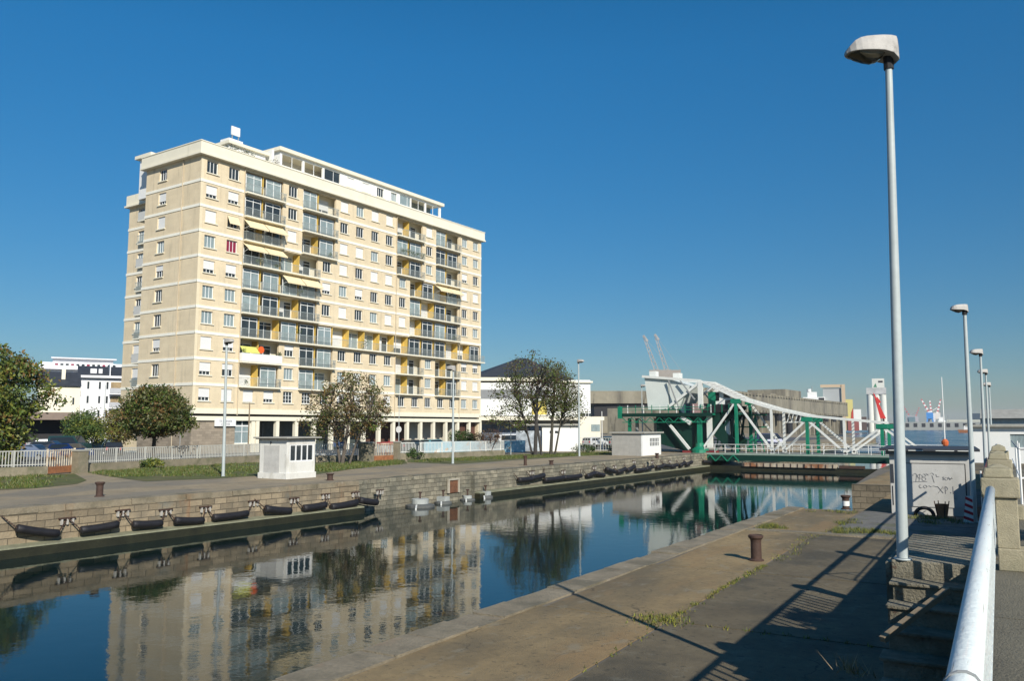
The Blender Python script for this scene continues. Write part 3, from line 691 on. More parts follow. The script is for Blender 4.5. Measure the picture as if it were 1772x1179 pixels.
# balconies ---------------------------------------------------------
rng = random.Random(11)
RAILM = M('balcony_rail_iron', (0.33, 0.37, 0.36), .5, .1)
PANEL = M('pale_glazed_loggia', (0.26, 0.32, 0.32), .12, .25, 1.2)
awn = {(2, 3), (2, 4), (3, 3), (3, 4), (4, 5), (4, 6), (3, 15), (3, 16)}
for r in range(9):
    z = zr(r); k = 1; Lg = LOG[r]
    while k <= 18:
        if k not in Lg: k += 1; continue
        e = k
        while e + 1 in Lg: e += 1
        u0 = (k - 1) * BAY; u1 = e * BAY + (.45 if e == 18 else 0)
        b = MB(); b.box(u0 - .0, u1 + .0, -.55, -.0, z - .17, z + .0, CREAM); b.box(u0 + .12, min(u1, L_) - .12, .001, 1.3, z - .011, z, CREAM)
        bal = b.build('balcony', bld)
        # railing
        b = MB(); solid = (r == 7 and k == 3)
        if solid:
            b.box(u0 + .03, u1 - .03, -.53, -.49, z + .02, z + .95, WHITE); b.box(u0 + .03, u0 + .07, -.489, 0, z + .02, z + .95, WHITE); b.box(u1 - .07, u1 - .03, -.489, 0, z + .02, z + .95, WHITE)
        else:
            b.box(u0 + .03, u1 - .03, -.53, -.49, z + .93, z + .98, RAILM); b.box(u0 + .03, u1 - .03, -.52, -.50, z + .08, z + .10, RAILM)
            for sx in (u0 + .03, u1 - .06): b.box(sx, sx + .03, -.49, 0, z + .93, z + .98, RAILM)
            x = u0 + .05
            while x < u1 - .04: b.box(x, x + .022, -.521, -.499, z + .001, z + .93, RAILM); x += .145
            yy = -.4
            while yy < -.02:
                b.box(u0 + .04, u0 + .06, yy, yy + .02, z + .001, z + .93, RAILM); b.box(u1 - .06, u1 - .04, yy, yy + .02, z + .001, z + .93, RAILM); yy += .145
            if (r, k) in ((1, 12),): pass
        b.build('railing', bal)
        # back wall doors and glazing
        for q in range(k, e + 1):
            c = (q - .5) * BAY; st = rng.random(); W2 = BAY / 2 - .32
            right = q >= 12
            closed = st < (.30 if right else .62)
            if r == 6 and 7 < q < 12: closed = False
            if closed:
                dy = .22; pm = GLASS if rng.random() < .5 else (CURT if rng.random() < .5 else PANEL); hh = FH - .45
            else:
                dy = 1.24; pm = GLASS if rng.random() < .65 else CURT; hh = 2.2
            b = MB()
            for x in (c - W2, c - .04, c + W2 - .08): b.box(x, x + .08, dy, dy + .07, z + .01, z + hh, WHITEB)
            b.box(c - W2, c + W2, dy - .004, dy + .066, z + hh - .42, z + hh - .35, WHITEB); b.box(c - W2, c + W2, dy - .004, dy + .066, z + hh - .07, z + hh, WHITEB)
            b.box(c - W2 + .05, c + W2 - .05, dy + .03, dy + .045, z + .01, z + hh - .02, pm)
            if not closed and rng.random() < (.55 if r != 6 else .8): b.box(c - W2 + .08, c + W2 - .08 if rng.random() < .5 else c, dy - .03, dy - .01, z + rng.choice([.05, .05, .9]), z + hh - .05, SHUT)
            b.build('glazed_door', bal)
            if q < e:
                xx = q * BAY - (.16 if q < e else .2)
                b = MB(); b.box(xx - .0, xx + .09, .18, 1.3, z + .0, z + FH - .29, YELL)
                if not closed: b.box(xx - .06, xx + .14, .9, .92, z, z + FH - .29, YELL)
                b.build('partition', bal)
            if (r, q) in awn:
                b = MB(); a0 = c - BAY / 2 + .06; a1 = c + BAY / 2 - .06; zt = z + FH - .35; dr = 1.0 if r != 3 else .85
                b.hexa([(a0, -1.05, zt - dr), (a1, -1.05, zt - dr), (a1, .05, zt - .02), (a0, .05, zt - .02), (a0, -1.05, zt - dr + .03), (a1, -1.05, zt - dr + .03), (a1, .05, zt + .01), (a0, .05, zt + .01)], AWN)
                b.box(a0, a1, -1.07, -1.04, zt - dr - .15, zt - dr + .02, AWN); b.bar((a0, 0, zt - 1.2), (a0, -1.02, zt - dr), .03, WHITEB); b.bar((a1, 0, zt - 1.2), (a1, -1.02, zt - dr), .03, WHITEB)
                b.build('awning', bal)
        if solid:
            b = MB(); c0 = u0 + .2; b.hexa([(c0, -.45, z + 1.0), (c0 + 2.4, -.45, z + 1.0), (c0 + 2.2, .1, z + 1.75), (c0, .1, z + 1.75), (c0, -.45, z + 1.03), (c0 + 2.4, -.45, z + 1.03), (c0 + 2.2, .1, z + 1.78), (c0, .1, z + 1.78)], M('lime_sunshade', (.62, .62, .16), .8, .05)); b.build('sunshade', bal)
            b = MB(); b.tube([(u0 + 3.0, -.15, z + 1.5), (u0 + 3.0, -.10, z + 1.5)], .42, M('orange_disc', (.75, .12, .02), .6, 0), 16); b.build('beach_toy', bal)
        k = e + 1
# balcony plants (potted, leafy)
# penthouse ---------------------------------------------------------
b = MB(); pz = ROOF + 1.5
PX0, PX1, PY = 11.6, 43.0, .9
wall_open(b, PX0, PX1, pz, pz + 2.4, [(PX0 + .3, PX0 + 3.6, pz + .7, pz + 2.1), (PX0 + 3.9, PX0 + 7.0, pz + .7, pz + 2.1), (PX0 + 7.3, PX0 + 10.1, pz + .7, pz + 2.1), (PX0 + 11.4, PX0 + 12.8, pz + .75, pz + 2.0), (PX0 + 14.3, PX0 + 15.7, pz + .75, pz + 2.0),
      (PX0 + 17.2, PX0 + 18.6, pz + .75, pz + 2.0), (PX0 + 20.1, PX0 + 21.3, pz + .75, pz + 2.0), (PX0 + 22.0, PX0 + 24.3, pz + .7, pz + 2.1), (PX0 + 24.5, PX0 + 27.6, pz + .7, pz + 2.1), (PX0 + 27.9, PX0 + 31.0, pz + .7, pz + 2.1)],
      lambda b, a, c, lo, hi, m: b.box(a, c, PY, PY + .22, lo, hi, m), WHITE)
b.box(PX0, PX0 + .2, PY + .221, 8, pz, pz + 2.4, WHITE); b.box(PX0 + .2, PX1, 3.6, 8, pz, pz + 2.38, WHITE); b.box(PX0 + 10.5, PX0 + 21.6, PY + .25, 3.59, pz, pz + 2.38, CREAM)
b.box(PX0 + 27, PX1, 3.0, 3.58, pz, pz + 2.38, CURT)
att = b.build('attic', bld)
b = MB(); b.box(PX0 - .35, PX1 + .35, PY - .4, 8.3, pz + 2.4, pz + 2.85, CREAM); b.build('attic_roof', att)
for (x0, x1, code) in ((11.4, 12.8, 's'), (14.3, 15.7, 's'), (17.2, 18.6, 'o'), (20.1, 21.3, 'c')):
    window(bld, PX0 + (x0 + x1) / 2, PY, pz + .72, code)
b = MB()
for x in (.3, 3.9, 7.3, 22.0, 24.5, 27.9):
    b.box(PX0 + x, PX0 + x + .07, PY + .06, PY + .12, pz + .7, pz + 2.1, WHITEB); b.box(PX0 + x + 1.6, PX0 + x + 1.66, PY + .06, PY + .12, pz + .7, pz + 2.1, WHITEB)
    if x in (22.0, 7.3): b.box(PX0 + x + .1, PX0 + x + (2.2 if x == 22 else 2.7), PY + .09, PY + .10, pz + .7, pz + 2.1, CURT if x == 22 else GLASS)
b.build('attic_glazing', att)
# small roof house, hatches, chimney, sign panel
b = MB(); b.box(4.8, 10.1, 1.8, 6, ROOF + 1.5, ROOF + 3.0, WHITE); b.box(4.5, 10.4, 1.4, 6.3, ROOF + 3.0, ROOF + 3.35, CREAM); b.box(5.2, 7.2, 2.4, 4, ROOF + 3.35, ROOF + 4.0, WHITE); rh = b.build('stair_house', bld)
b = MB(); b.hexa([(10.6, 1.2, ROOF + 1.5), (10.9, 1.2, ROOF + 1.5), (10.9, 6, ROOF + 1.5), (10.6, 6, ROOF + 1.5), (10.6, 1.2, ROOF + 3.9), (10.9, 1.2, ROOF + 3.9), (10.9, 6, ROOF + 3.0), (10.6, 6, ROOF + 3.0)], WHITE); b.build('screen_wall', bld)
b = MB(); b.box(.9, 3.0, .6, 2.6, ROOF + 1.56, ROOF + 1.85, DARK); b.box(3.6, 4.8, .6, 2, ROOF + 1.56, ROOF + 1.9, SLATE); b.build('roof_hatch', bld)
b = MB(); b.box(6.0, 6.1, 2.9, 3.0, ROOF + 3.9, ROOF + 5, IRON); b.box(6.9, 7.0, 2.9, 3.0, ROOF + 3.9, ROOF + 5, IRON); b.box(5.9, 7.1, 2.86, 3.0, ROOF + 4.7, ROOF + 5.75, WHITE); b.build('roof_panel', bld)
wx = 2.6; WY0, WY1 = 12.6, 18.0; WTOP = zr(1) + FH
b = MB(); b.box(.9, 9, 10.96, 13.4, WTOP, ROOF + 2.1, WHITE); b.box(.5, 9.4, 10.6, 13.9, ROOF + 2.1, ROOF + 2.5, CREAM); b.box(3.5, 5, 10.8, 11.9, ROOF + 2.55, ROOF + 3.4, WHITE); b.box(3.3, 5.2, 10.6, 12.1, ROOF + 3.4, ROOF + 3.55, SLATE); b.build('rear_stair_block', bld)
b = MB()
for x in (45.5, 47.5, 50): b.box(x, x + .05, 1, 1.05, ROOF + 1.5, ROOF + 2.3, IRON)
b.box(43.5, 45.2, .8, 2.4, ROOF + 1.5, ROOF + 2.0, SLATE); b.build('roof_fitting', bld)
# rear left wing
b = MB(); wops = [(14.0, 15.3, zr(r) + WH0, zr(r) + WH1) for r in range(1, 10)]
wops = [(15.2 - WW, 15.2 + WW, zr(r) + WH0, zr(r) + WH1) for r in range(1, 10)]
wall_open(b, WY0, WY1, 0, WTOP, wops, lambda b, a, c, lo, hi, m: b.box(wx, wx + .3, a, c, lo, hi, m), STONE)
b.box(wx + .6, 30, 10.4, WY1, 0, WTOP - .02, STONE); b.box(wx + .301, wx + .59, WY0, WY0 + .3, 0, WTOP - .021, STONE); b.box(wx + .301, wx + .59, WY1 - .3, WY1, 0, WTOP, STONE); wg = b.build('rear_wing', bld)
b = MB(); b.box(.31, 3.1, 10.41, 12.5, 0, .2, CREAM); b.build('notch_wall', bld)
b = MB()
for r in range(1, 10):
    z = zr(r) - .02; b.box(wx - .06, wx, WY0 - .05, WY1 + .05, z - .13, z + .18, BANDM)
b.box(wx - .5, 30, WY0 - .2, WY1 + .4, WTOP, WTOP + .2, CREAM); b.box(wx - .3, 30, WY0 - .1, WY1 + .3, WTOP + .2, WTOP + 1.5, CREAM)
b.build('wing_band', bld)
for r, code in zip(range(1, 10), 'occoocssso'): window(bld, wx, 15.2, zr(r) + WH0, code, -math.pi / 2)
for r in range(1, 10):
    z = zr(r); b = MB(); b.box(.35, 3.19, 10.42, 12.4, z - .15, z, CREAM); bal = b.build('balcony', bld)
    b = MB(); b.box(.35, .41, 10.42, 12.4, z, z + .95, M('pale_balcony_panel', (.55, .55, .52), .6, .05)) if r % 2 else None
    for q in range(14): b.box(.37, .40, 10.45 + q * .145, 10.475 + q * .145, z, z + .93, RAILM) if not r % 2 else None
    b.box(.35, .42, 10.42, 12.4, z + .951, z + 1.0, RAILM); b.build('railing', bal)
    b = MB(); b.box(3.12, 3.19, 10.9, 12.2, z + .01, z + 2.1, GLASS if r % 3 else CURT); b.build('glazed_door', bal)
# ground floor ------------------------------------------------------
GST = M('grey_brown_masonry', (0.30, 0.25, 0.19), .9, .1, .8, .1, 10, brick=(.75, .27, .01, (.20, .17, .13), .18))
b = MB(); b.box(.10, 5.7, .12, 10.09, 0, 4.0, GST); b.box(5.701, 7.9, .14, 1, 0, .95, GST); b.build('ground_floor_wall', bld)
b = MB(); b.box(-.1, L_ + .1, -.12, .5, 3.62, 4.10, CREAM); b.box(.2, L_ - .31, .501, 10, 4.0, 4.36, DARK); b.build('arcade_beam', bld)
b = MB()
for k in range(3, 19):
    x = k * BAY; wd = .46; b.box(x - wd / 2, x + wd / 2, -.06, .42, 0, 3.62, CREAM)
b.box(7.9, 8.4, .0, .44, 0, 3.62, CREAM)
b.build('column', bld)
gw = MB()
for x in (5.75, 6.78, 7.82): gw.box(x, x + .07, .3, .38, 1.05, 3.6, WHITEB)
for z in (1.05, 2.35, 2.95): gw.box(5.75, 7.88, .29, .37, z, z + (.06 if z != 2.95 else .16), WHITEB)
gw.box(5.6, 8.0, .0, .38, .955, 1.04, CREAM)
w_ = gw.build('shop_window', bld)
gw = MB(); gw.box(5.8, 7.85, .34, .355, 1.06, 2.95, CURT); gw.box(5.8, 7.85, .34, .355, 3.1, 3.6, GLASS); gw.build('pane', w_)
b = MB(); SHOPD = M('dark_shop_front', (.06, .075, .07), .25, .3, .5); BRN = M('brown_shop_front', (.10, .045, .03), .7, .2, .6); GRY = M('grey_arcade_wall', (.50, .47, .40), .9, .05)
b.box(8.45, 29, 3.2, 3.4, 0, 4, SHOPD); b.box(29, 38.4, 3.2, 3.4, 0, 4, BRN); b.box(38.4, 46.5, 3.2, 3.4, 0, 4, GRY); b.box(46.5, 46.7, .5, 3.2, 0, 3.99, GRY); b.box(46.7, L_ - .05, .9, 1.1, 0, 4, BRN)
for x in (12, 14.6, 20.3, 26): b.box(x, x + .06, 3.12, 3.19, .2, 3.3, IRON)
for x, cc in ((17.3, (.30, .03, .03)), (23.5, (.06, .10, .22)), (34, (.32, .03, .04))): b.box(x, x + 2.6, 3.1, 3.19, .3, .9, M('shop_panel_%d' % x, cc, .6, .1))
b.build('shop_front', bld)
# hanging sign
rt = empty('wall_sign', (0, 0, 0), FAC, 'white wall sign with grey lettering under the beam of the apartment block', 'sign')
so = P0 + Vector((math.cos(FAC), math.sin(FAC), 0)) * 2.85; rt.location = (so.x + .06, so.y, 3.0)
b = MB(); b.box(0, 2.75, -.10, .04, 0, .78, WHITE); b.build('board', rt)
def text(body, parent, loc, size, mat, rx=90, rz=0, ext=.006):
    cu = bpy.data.curves.new('text', 'FONT'); cu.body = body; cu.size = size; cu.extrude = ext; cu.align_x = 'CENTER'
    ot = bpy.data.objects.new('tmp', cu); COL.objects.link(ot)
    dg = bpy.context.evaluated_depsgraph_get(); me = bpy.data.meshes.new_from_object(ot.evaluated_get(dg)); bpy.data.objects.remove(ot)
    me.materials.clear(); me.materials.append(mat)
    o = bpy.data.objects.new('lettering', me); COL.objects.link(o); o.parent = parent; o.location = loc; o.rotation_euler = (R(rx), 0, R(rz)); return o
LET = M('grey_lettering', (.15, .15, .22), .7, 0)
text('TE RAINIER', rt, (1.38, -.105, .43), .34, LET); text('CENTER', rt, (1.38, -.105, .1), .32, LET)
# ================================================================== LAMPS AND POLES
def lamp(x, y, z0, z1, label, arm=1.0, dirx=-1, lean=0.0, r=.07, grp='grey street lamps along the quays', big=False):
    rt = empty('street_lamp', (x, y, z0), R(30) if dirx < 0 and x > -5 else 0, label, 'street lamp', grp)
    H = z1 - z0; tx = lean
    b = MB(); b.tube([(0, 0, 0), (0, 0, .015)], r * 1.5, GALV, 12); b.tube([(0, 0, .02), (tx * .5, 0, H * .5), (tx, 0, H - .02)], [r, r * .85, r * .62], GALV, 20, caps=False); b.build('pole', rt, smooth=True)
    s = arm; d = dirx
    b = MB()   # housing: wedge, deep at the pole, thin nose
    w2 = .13 * s
    prof = [(tx - d * .07 * s, H + .0 * s), (tx - d * .035 * s, H + .27 * s), (tx + d * .28 * s, H + .25 * s), (tx + d * .37 * s, H + .17 * s), (tx + d * .46 * s, H + .09 * s), (tx + d * .1, H + .07 * s)]
    secs = []
    top = [(-.075, -.01, .235, .10), (-.06, .0, .262, .125), (.0, .05, .268, .145), (.10, .075, .268, .155), (.20, .08, .262, .155), (.28, .082, .256, .15), (.34, .084, .245, .14), (.40, .086, .215, .12), (.45, .088, .16, .08), (.475, .089, .115, .035)]
    i = len(b.v); k = b.mi(LAMPG)
    for (xx, zb, zt, ww) in top:
        X = tx + d * xx * s
        for yy, zz in ((-ww, zb), (-ww * .95, zb + (zt - zb) * .55), (-ww * .78, zt), (ww * .78, zt), (ww * .95, zb + (zt - zb) * .55), (ww, zb)):
            b.v.append((X, yy * s, H + zz * s))
    for j in range(len(top) - 1):
        for a in range(6):
            c = (a + 1) % 6; q = i + j * 6; f_ = (q + a, q + c, q + 6 + c, q + 6 + a); b.f.append(f_ if d < 0 else f_[::-1]); b.m.append(k)
    b.f.append(tuple(i + a for a in range(6))); b.f.append(tuple(i + 54 + a for a in range(5, -1, -1))); b.m += [k, k]
    b.build('lamp_housing', rt, smooth=False, bevel=.006)
    b = MB(); i = 0
    rows = []
    for (fx, dep) in ((.06, .0), (.09, .05), (.14, .085), (.20, .10), (.28, .085), (.36, .045), (.44, .01)):
        ww = .115 if fx < .4 else .05
        rows.append([(tx + d * fx * s, math.cos(t) * ww * s, H + (.082 - math.sin(t) * dep) * s) for t in [math.pi * q / 8 for q in range(9)]])
    for ra, rb in zip(rows[:-1], rows[1:]):
        for q in range(8): b.poly([ra[q], ra[q + 1], rb[q + 1], rb[q]], LAMPB)
    b.build('lamp_bowl', rt)
    b = MB(); b.tube([(tx, 0, H - .08), (tx, 0, H + .06)], r * .9, DARK, 10); b.build('collar', rt)
    return rt
lamp(-.90, 9.26, 1.672, 6.86, 'nearest and tallest looking pale lamp post on the stair landing', 0.95, -1, .10, .056)
lamp(-.82, 30.1, 0, 6.65, 'second lamp post of the right hand row, with its foot beside the striped board', .95, -1, .06, .085)
lamp(-.70, 48, 0, 6.60, 'third lamp post of the right hand row, beyond the graffiti hut', 1.1, -1, .08, .085)
lamp(-.68, 66, 0, 6.62, 'fourth lamp post of the right hand row', 1.2, -1, .08, .085)
lamp(-.64, 84, 0, 6.50, 'fifth and smallest lamp post of the right hand row', 1.3, -1, .08, .085)
lamp(-40.32, 34.5, 0, 8.0, 'lamp post on the left bank between the round tree and the white booth', 1.2, 1, -.1, .10)
lamp(-38.0, 55.4, 0, 7.5, 'lamp post on the left bank in front of the arcade columns', 1.5, -1, 0.0, .10)
lamp(-36.5, 75.6, 0, 9.4, 'lamp post on the left bank right of the bare twin trees', 1.3, 1, 0, .10)
x, y, z = atD(1112, 770, 108); lamp(x, y, 0, 8.1, 'slender lamp post in front of the green bridge platform', 1.3, 1, 0, .08)
x, y, z = atD(1634, 780, 86)
def pole(px, D, ztop, label, r=.06, mat=None, name='pole', z0=0.0, cat='pole'):
    x, y, z = atD(px, 760, D); rt = empty(name, (x, y, z0), 0, label, cat)
    b = MB(); b.tube([(0, 0, 0), (0, 0, ztop - z0)], [r, r * .6], mat or GALV, 8); b.build('shaft', rt); return rt
rt = pole(1635, 98, 8.8, 'thin white mast with an orange buoy at its foot beyond the graffiti hut', .07, WHITE, 'flag_mast', cat='mast')
b = MB(); b.lathe([(.15, .5), (.35, .8), (.4, 1.2), (.15, 1.5)], M('orange_buoy', (.55, .12, .03), .6, .1), n=12); b.build('buoy', rt)
rt = pole(690, 100, 6.8, 'thin pole with a small round sign before the arcade', .05)
b = MB(); b.tube([(0, -.06, 2.6), (0, 0, 2.6)], .4, WHITE, 16); b.build('round_sign', rt)
pole(430, 85, 5.4, 'plain brown wooden pole in front of the ground floor shop window', .09, WOODP)
rt = pole(312, 90, 6.8, 'dark street lamp with a curved arm behind the round tree', .07, IRON, 'street_lamp', cat='street lamp')
b = MB(); b.tube([(0, 0, 6.8), (.15, .3, 7.6), (.5, 1.0, 8.2), (.9, 1.9, 8.35)], .05, IRON, 6); b.build('arm', rt)
b = MB(); b.box(.75, 1.05, 1.7, 2.3, 8.3, 8.45, LAMPG); b.build('lamp_housing', rt)
pole(404, 118, 3.0, 'rusted short pole', .05) if False else None
pole(178, 120, 9.0, 'grey pole in front of the balconied white apartment block', .08)
pole(884, 88, 4.0, 'thin pale pole in the yard left of the bare twin trees', .05)
pole(1042, 112, 5.0, 'white post in the car park before the bunker', .07, WHITE)

# ================================================================== BOOTHS AND HUTS
BW = M('stained_white_render', (0.70, 0.69, 0.64), .8, .05, 1.2, .05, 20, stain=[((0.40, 0.38, 0.32), 1.5, .52, .7, .5, (1, 1, .4)), ((0.16, 0.15, 0.13), 4, .66, .7, .7)])
rt = empty('guard_booth', (-37.12, 34.35, 0), 0, 'white weathered guard booth with a band of dark windows on the left bank', 'booth')
b = MB()
wall_open(b, 0, 2.17, .001, 2.25, [(1.9, 3.0, 1.12, 1.95)] if False else [], lambda b, a, c, lo, hi, m: b.box(a, c, 0, .15, lo, hi, m), BW)
wall_open(b, .151, 2.25, .001, 2.25, [(.22, 2.13, .98, 1.95)], lambda b, a, c, lo, hi, m: b.box(2.02, 2.17, a, c, lo, hi, m), BW)
b.box(0, .15, .151, 2.25, .001, 2.25, BW); b.box(.151, 2.019, 2.10, 2.25, .001, 2.25, BW); b.box(-.06, 2.23, -.06, 2.31, 0, .34, BW); b.build('wall', rt, bevel=.01)
b = MB(); b.box(-.25, 2.45, -.3, 2.5, 2.3, 2.38, CONC); b.box(-.15, 2.36, -.2, 2.42, 2.25, 2.30, DARK); b.build('roof', rt)
b = MB()
for k in range(5): b.box(2.07, 2.16, .22 + k * .46, .29 + k * .46, .98, 1.95, WHITEB)
b.box(2.06, 2.15, .22, 2.13, .98, 1.04, WHITEB); b.box(2.06, 2.15, .22, 2.13, 1.89, 1.95, WHITEB); wn = b.build('window', rt)
b = MB(); b.box(2.11, 2.12, .23, 2.12, .99, 1.94, GLASS); b.build('pane', wn)
b = MB(); b.box(.35, 1.6, -.012, 0, .35, 1.9, M('grey_booth_panel', (.50, .49, .46), .8, .12, 2)); b.build('panel', rt)
b = MB(); b.tube([(.9, -.04, 2.0), (.9, -.04, 2.12)], .035, DARK, 6); b.build('wall_fitting', rt)

# hut by the bridge
hx = -34.6
rt = empty('keeper_hut', (hx, 79.4, 0), 0, 'low hut with a grey rear half and a white windowed half beside the bridge', 'hut')
b = MB(); b.box(0, 3.2, 0, 5.2, 0, 2.25, M('grey_hut_render', (.36, .35, .32), .9, .12, 2)); b.build('grey_wall', rt)
b = MB(); wall_open(b, 0, 5.3, 0, 2.2, [(2.1, 4.9, .95, 1.75)], lambda b, a, c, lo, hi, m: b.box(3.21, 3.36, a, c, lo, hi, m), WHITE); b.build('white_wall', rt)
b = MB(); b.box(-.2, 3.6, -.2, 5.6, 2.251, 2.42, CONC); b.build('roof', rt)
b = MB()
for k in range(7): b.box(3.26, 3.33, 2.1 + k * .45, 2.16 + k * .45, .95, 1.75, WHITEB)
b.box(3.255, 3.32, 2.1, 4.9, 1.32, 1.37, WHITEB); wn = b.build('window', rt)
b = MB(); b.box(3.27, 3.28, 2.1, 4.9, .95, 1.75, GLASS); b.build('pane', wn)

# graffiti hut on the near quay
rt = empty('graffiti_hut', (-3.35, 31.6, 0), R(3), 'flat roofed pale concrete hut with black graffiti beside the second lamp post', 'hut')
GH = M('pale_hut_concrete', (0.50, 0.49, 0.46), .9, .06, 1.3, .08, 30, stain=[((0.30, 0.30, 0.27), .9, .52, .7, .45, (1, 1, .5)), ((0.20, 0.19, 0.16), 6, .66, .7, .5)])
b = MB(); b.box(0, 2.42, 0, 4.2, 0, 2.03, GH); b.build('wall', rt, bevel=.01)
b = MB(); b.box(.34, 2.28, -.035, 0, .28, 1.72, GH); b.build('raised_panel', rt)
b = MB(); b.box(.30, .345, -.03, 0, .3, 1.72, DARK); b.box(2.281, 2.31, -.03, 0, .28, 1.74, DARK); b.box(.345, 2.31, -.03, -.0, 1.721, 1.745, DARK); b.box(.02, .12, -.012, 0, 1.05, 1.7, SLATE); b.box(.05, .08, -.012, 0, .3, .95, DARK); b.build('joint', rt)
b = MB(); b.box(-.28, 2.75, -.34, 4.5, 2.16, 2.24, SLATE); b.box(-.1, 2.55, -.15, 4.3, 2.03, 2.16, M('grey_roof_underside', (.16, .17, .17), .8, .1)); b.build('roof', rt)
b = MB()
for x in (.0, .62, 1.45, 2.1): b.box(x, x + (.45 if x != 1.45 else .55), -.352, -.34, 2.165, 2.19, BWHITE)
b.build('roof_trim', rt)
b = MB(); b.tube([(.42, -.05, 1.86), (.42, 0, 1.86)], .05, DARK, 8); b.build('vent_hole', rt)
GR = M('black_spray_paint', (.17, .17, .18), .7, 0)
b = MB()
def stroke(pts, w_=.016):
    for p, q in zip(pts[:-1], pts[1:]): b.bar((p[0], -.040, p[1]), (q[0], -.040, q[1]), w_, GR, .008)
def arc(cx, cz, r, a0, a1, n=8, sx=1): return [(cx + r * sx * math.cos(R(a0 + (a1 - a0) * i / n)), cz + r * math.sin(R(a0 + (a1 - a0) * i / n))) for i in range(n + 1)]
stroke(arc(.78, 1.33, .06, 200, -60)); stroke([(.84, 1.36), (.80, 1.12)]); stroke(arc(.93, 1.30, .07, 60, 330)); stroke([(.93, 1.38), (.90, 1.14)]); stroke(arc(1.05, 1.33, .055, 90, -200)); stroke(arc(1.05, 1.21, .06, 90, 420))
stroke([(1.12, 1.40), (1.20, 1.34)]); stroke([(1.20, 1.40), (1.13, 1.34)]); stroke(arc(1.30, 1.37, .05, 160, -20)); stroke([(1.42, 1.38), (1.44, 1.30), (1.52, 1.31)])
stroke([(.62, 1.08), (.75, 1.11), (.95, 1.12), (1.15, 1.13)]); stroke(arc(.95, .97, .06, 90, 330)); stroke(arc(1.08, .96, .05, 0, 360)); stroke([(1.14, .96), (1.2, .99), (1.26, .95), (1.32, .99), (1.45, .96)])
stroke([(1.30, 1.34), (1.36, 1.10)]); stroke([(1.62, 1.30), (1.66, 1.20)]); stroke([(1.66, 1.31), (1.62, 1.20)]); stroke(arc(1.73, 1.24, .05, 90, 420)); stroke([(1.80, 1.30), (1.84, 1.20), (1.90, 1.30)]); stroke([(1.80, 1.25), (1.92, 1.25)])
stroke([(1.45, .98), (1.62, .76)], .02); stroke([(1.62, .98), (1.46, .75)], .02); stroke([(1.68, .74), (1.68, .98)], .02); stroke(arc(1.68, .91, .07, 90, -90), .02); stroke([(1.84, .76), (1.84, .80)], .02); stroke([(1.91, .74), (1.91, .99)], .02)
b.build('graffiti', rt)
# bits beside the hut
x, y, _ = gnd(1631, 897); rt = empty('rusty_bin', (x, y, 0), 0, 'rusty open topped bin leaning at the foot of the graffiti wall', 'bin')
b = MB(); b.lathe([(.15, 0), (.19, .45), (.18, .45), (.14, .05)], RUST, n=14); b.build('drum', rt)
b = MB()
for a in range(4): b.bar((.15 * math.cos(a * 1.57 + .5), .15 * math.sin(a * 1.57 + .5), .02), (.24 * math.cos(a * 1.57 + .5), .22 * math.sin(a * 1.57 + .5), .55), .03, RUSTB)
b.build('stay', rt)
x, y, _ = gnd(1600, 893); rt = empty('rubber_tyre', (x, y, 0), 0, 'black rubber remnant half buried in the grass by the graffiti wall', 'tyre')
b = MB(); b.tube([(.28 * math.cos(t), 0, .26 * math.sin(t)) for t in [math.pi * i / 12 for i in range(13)]], .06, BLACK, 8); b.build('ring', rt, smooth=True)
x, y, _ = gnd(1676, 905); rt = empty('hazard_board', (x, y, 0), R(8), 'red and white striped hazard board at the foot of the second lamp post', 'hazard board')
b = MB(); b.hexa([(-.14, -.012, 0), (.14, -.012, 0), (.14, .012, 0), (-.14, .012, 0), (-.02, -.012, .82), (.16, -.012, .82), (.16, .012, .82), (-.02, .012, .82)], WHITE); b.build('board', rt)
b = MB(); RED = M('hazard_red', (.55, .03, .04), .5, .05)
for k in range(4):
    z0 = .02 + k * .2; b.hexa([(-.135 + k * .025, -.018, z0 + .10), (.142, -.018, z0), (.142, -.013, z0), (-.135 + k * .025, -.013, z0 + .10), (-.125 + k * .025, -.018, z0 + .19), (.145, -.018, z0 + .09), (.145, -.013, z0 + .09), (-.125 + k * .025, -.013, z0 + .19)], RED)
b.build('stripe', rt)
rt = empty('rusty_wall', (-.55, 33.5, 0), 0, 'reddish brown steel retaining wall between the graffiti hut and the promenade', 'wall')
b = MB(); b.box(0, .2, -2.5, 26, 0, 1.5, M('red_brown_steel', (.13, .045, .035), .8, .2, 1)); b.build('panel', rt)
b = MB(); b.tube([(-.05, -2.3, .2), (-.05, -2.3, 1.55)], .03, WHITE, 6); b.build('white_pipe', rt)

# white harbour building on the right
x, y, z = atD(1680, 800, 69); rt = empty('harbour_shed', (x, y, 0), 0, 'white flat roofed harbour shed with a grey shutter door at the right edge', 'shed')
b = MB(); wall_open(b, 0, 22, 0, 2.95, [(2.9, 4.1, 1.3, 2.35), (5.8, 9, 0, 2.2)], lambda b, a, c, lo, hi, m: b.box(a, c, 0, .25, lo, hi, m), WHITE); b.box(0, .25, .251, 8, 0, 2.95, WHITE); b.box(.25, 22, 7.8, 8, 0, 2.95, WHITE); b.build('wall', rt)
b = MB(); b.box(-.25, 22.3, -.4, 8.3, 2.95, 3.12, CONC); b.build('roof', rt)
b = MB(); b.box(2.9, 4.1, .12, .14, 1.3, 2.35, CURT); b.box(3.0, 3.4, .1, .119, 1.0, 1.3, SLATE); b.build('window', rt)
b = MB(); b.box(5.8, 9, .12, .16, 0, 2.2, M('grey_roller_door', (.32, .34, .35), .6, .08, 1, stretch=(1, 1, 10))); b.build('roller_door', rt)
x, y, z = atD(1700, 790, 150); rt = empty('warehouse', (x, y, 0), 0, 'long pale warehouse with a dark roof behind the harbour shed', 'warehouse')
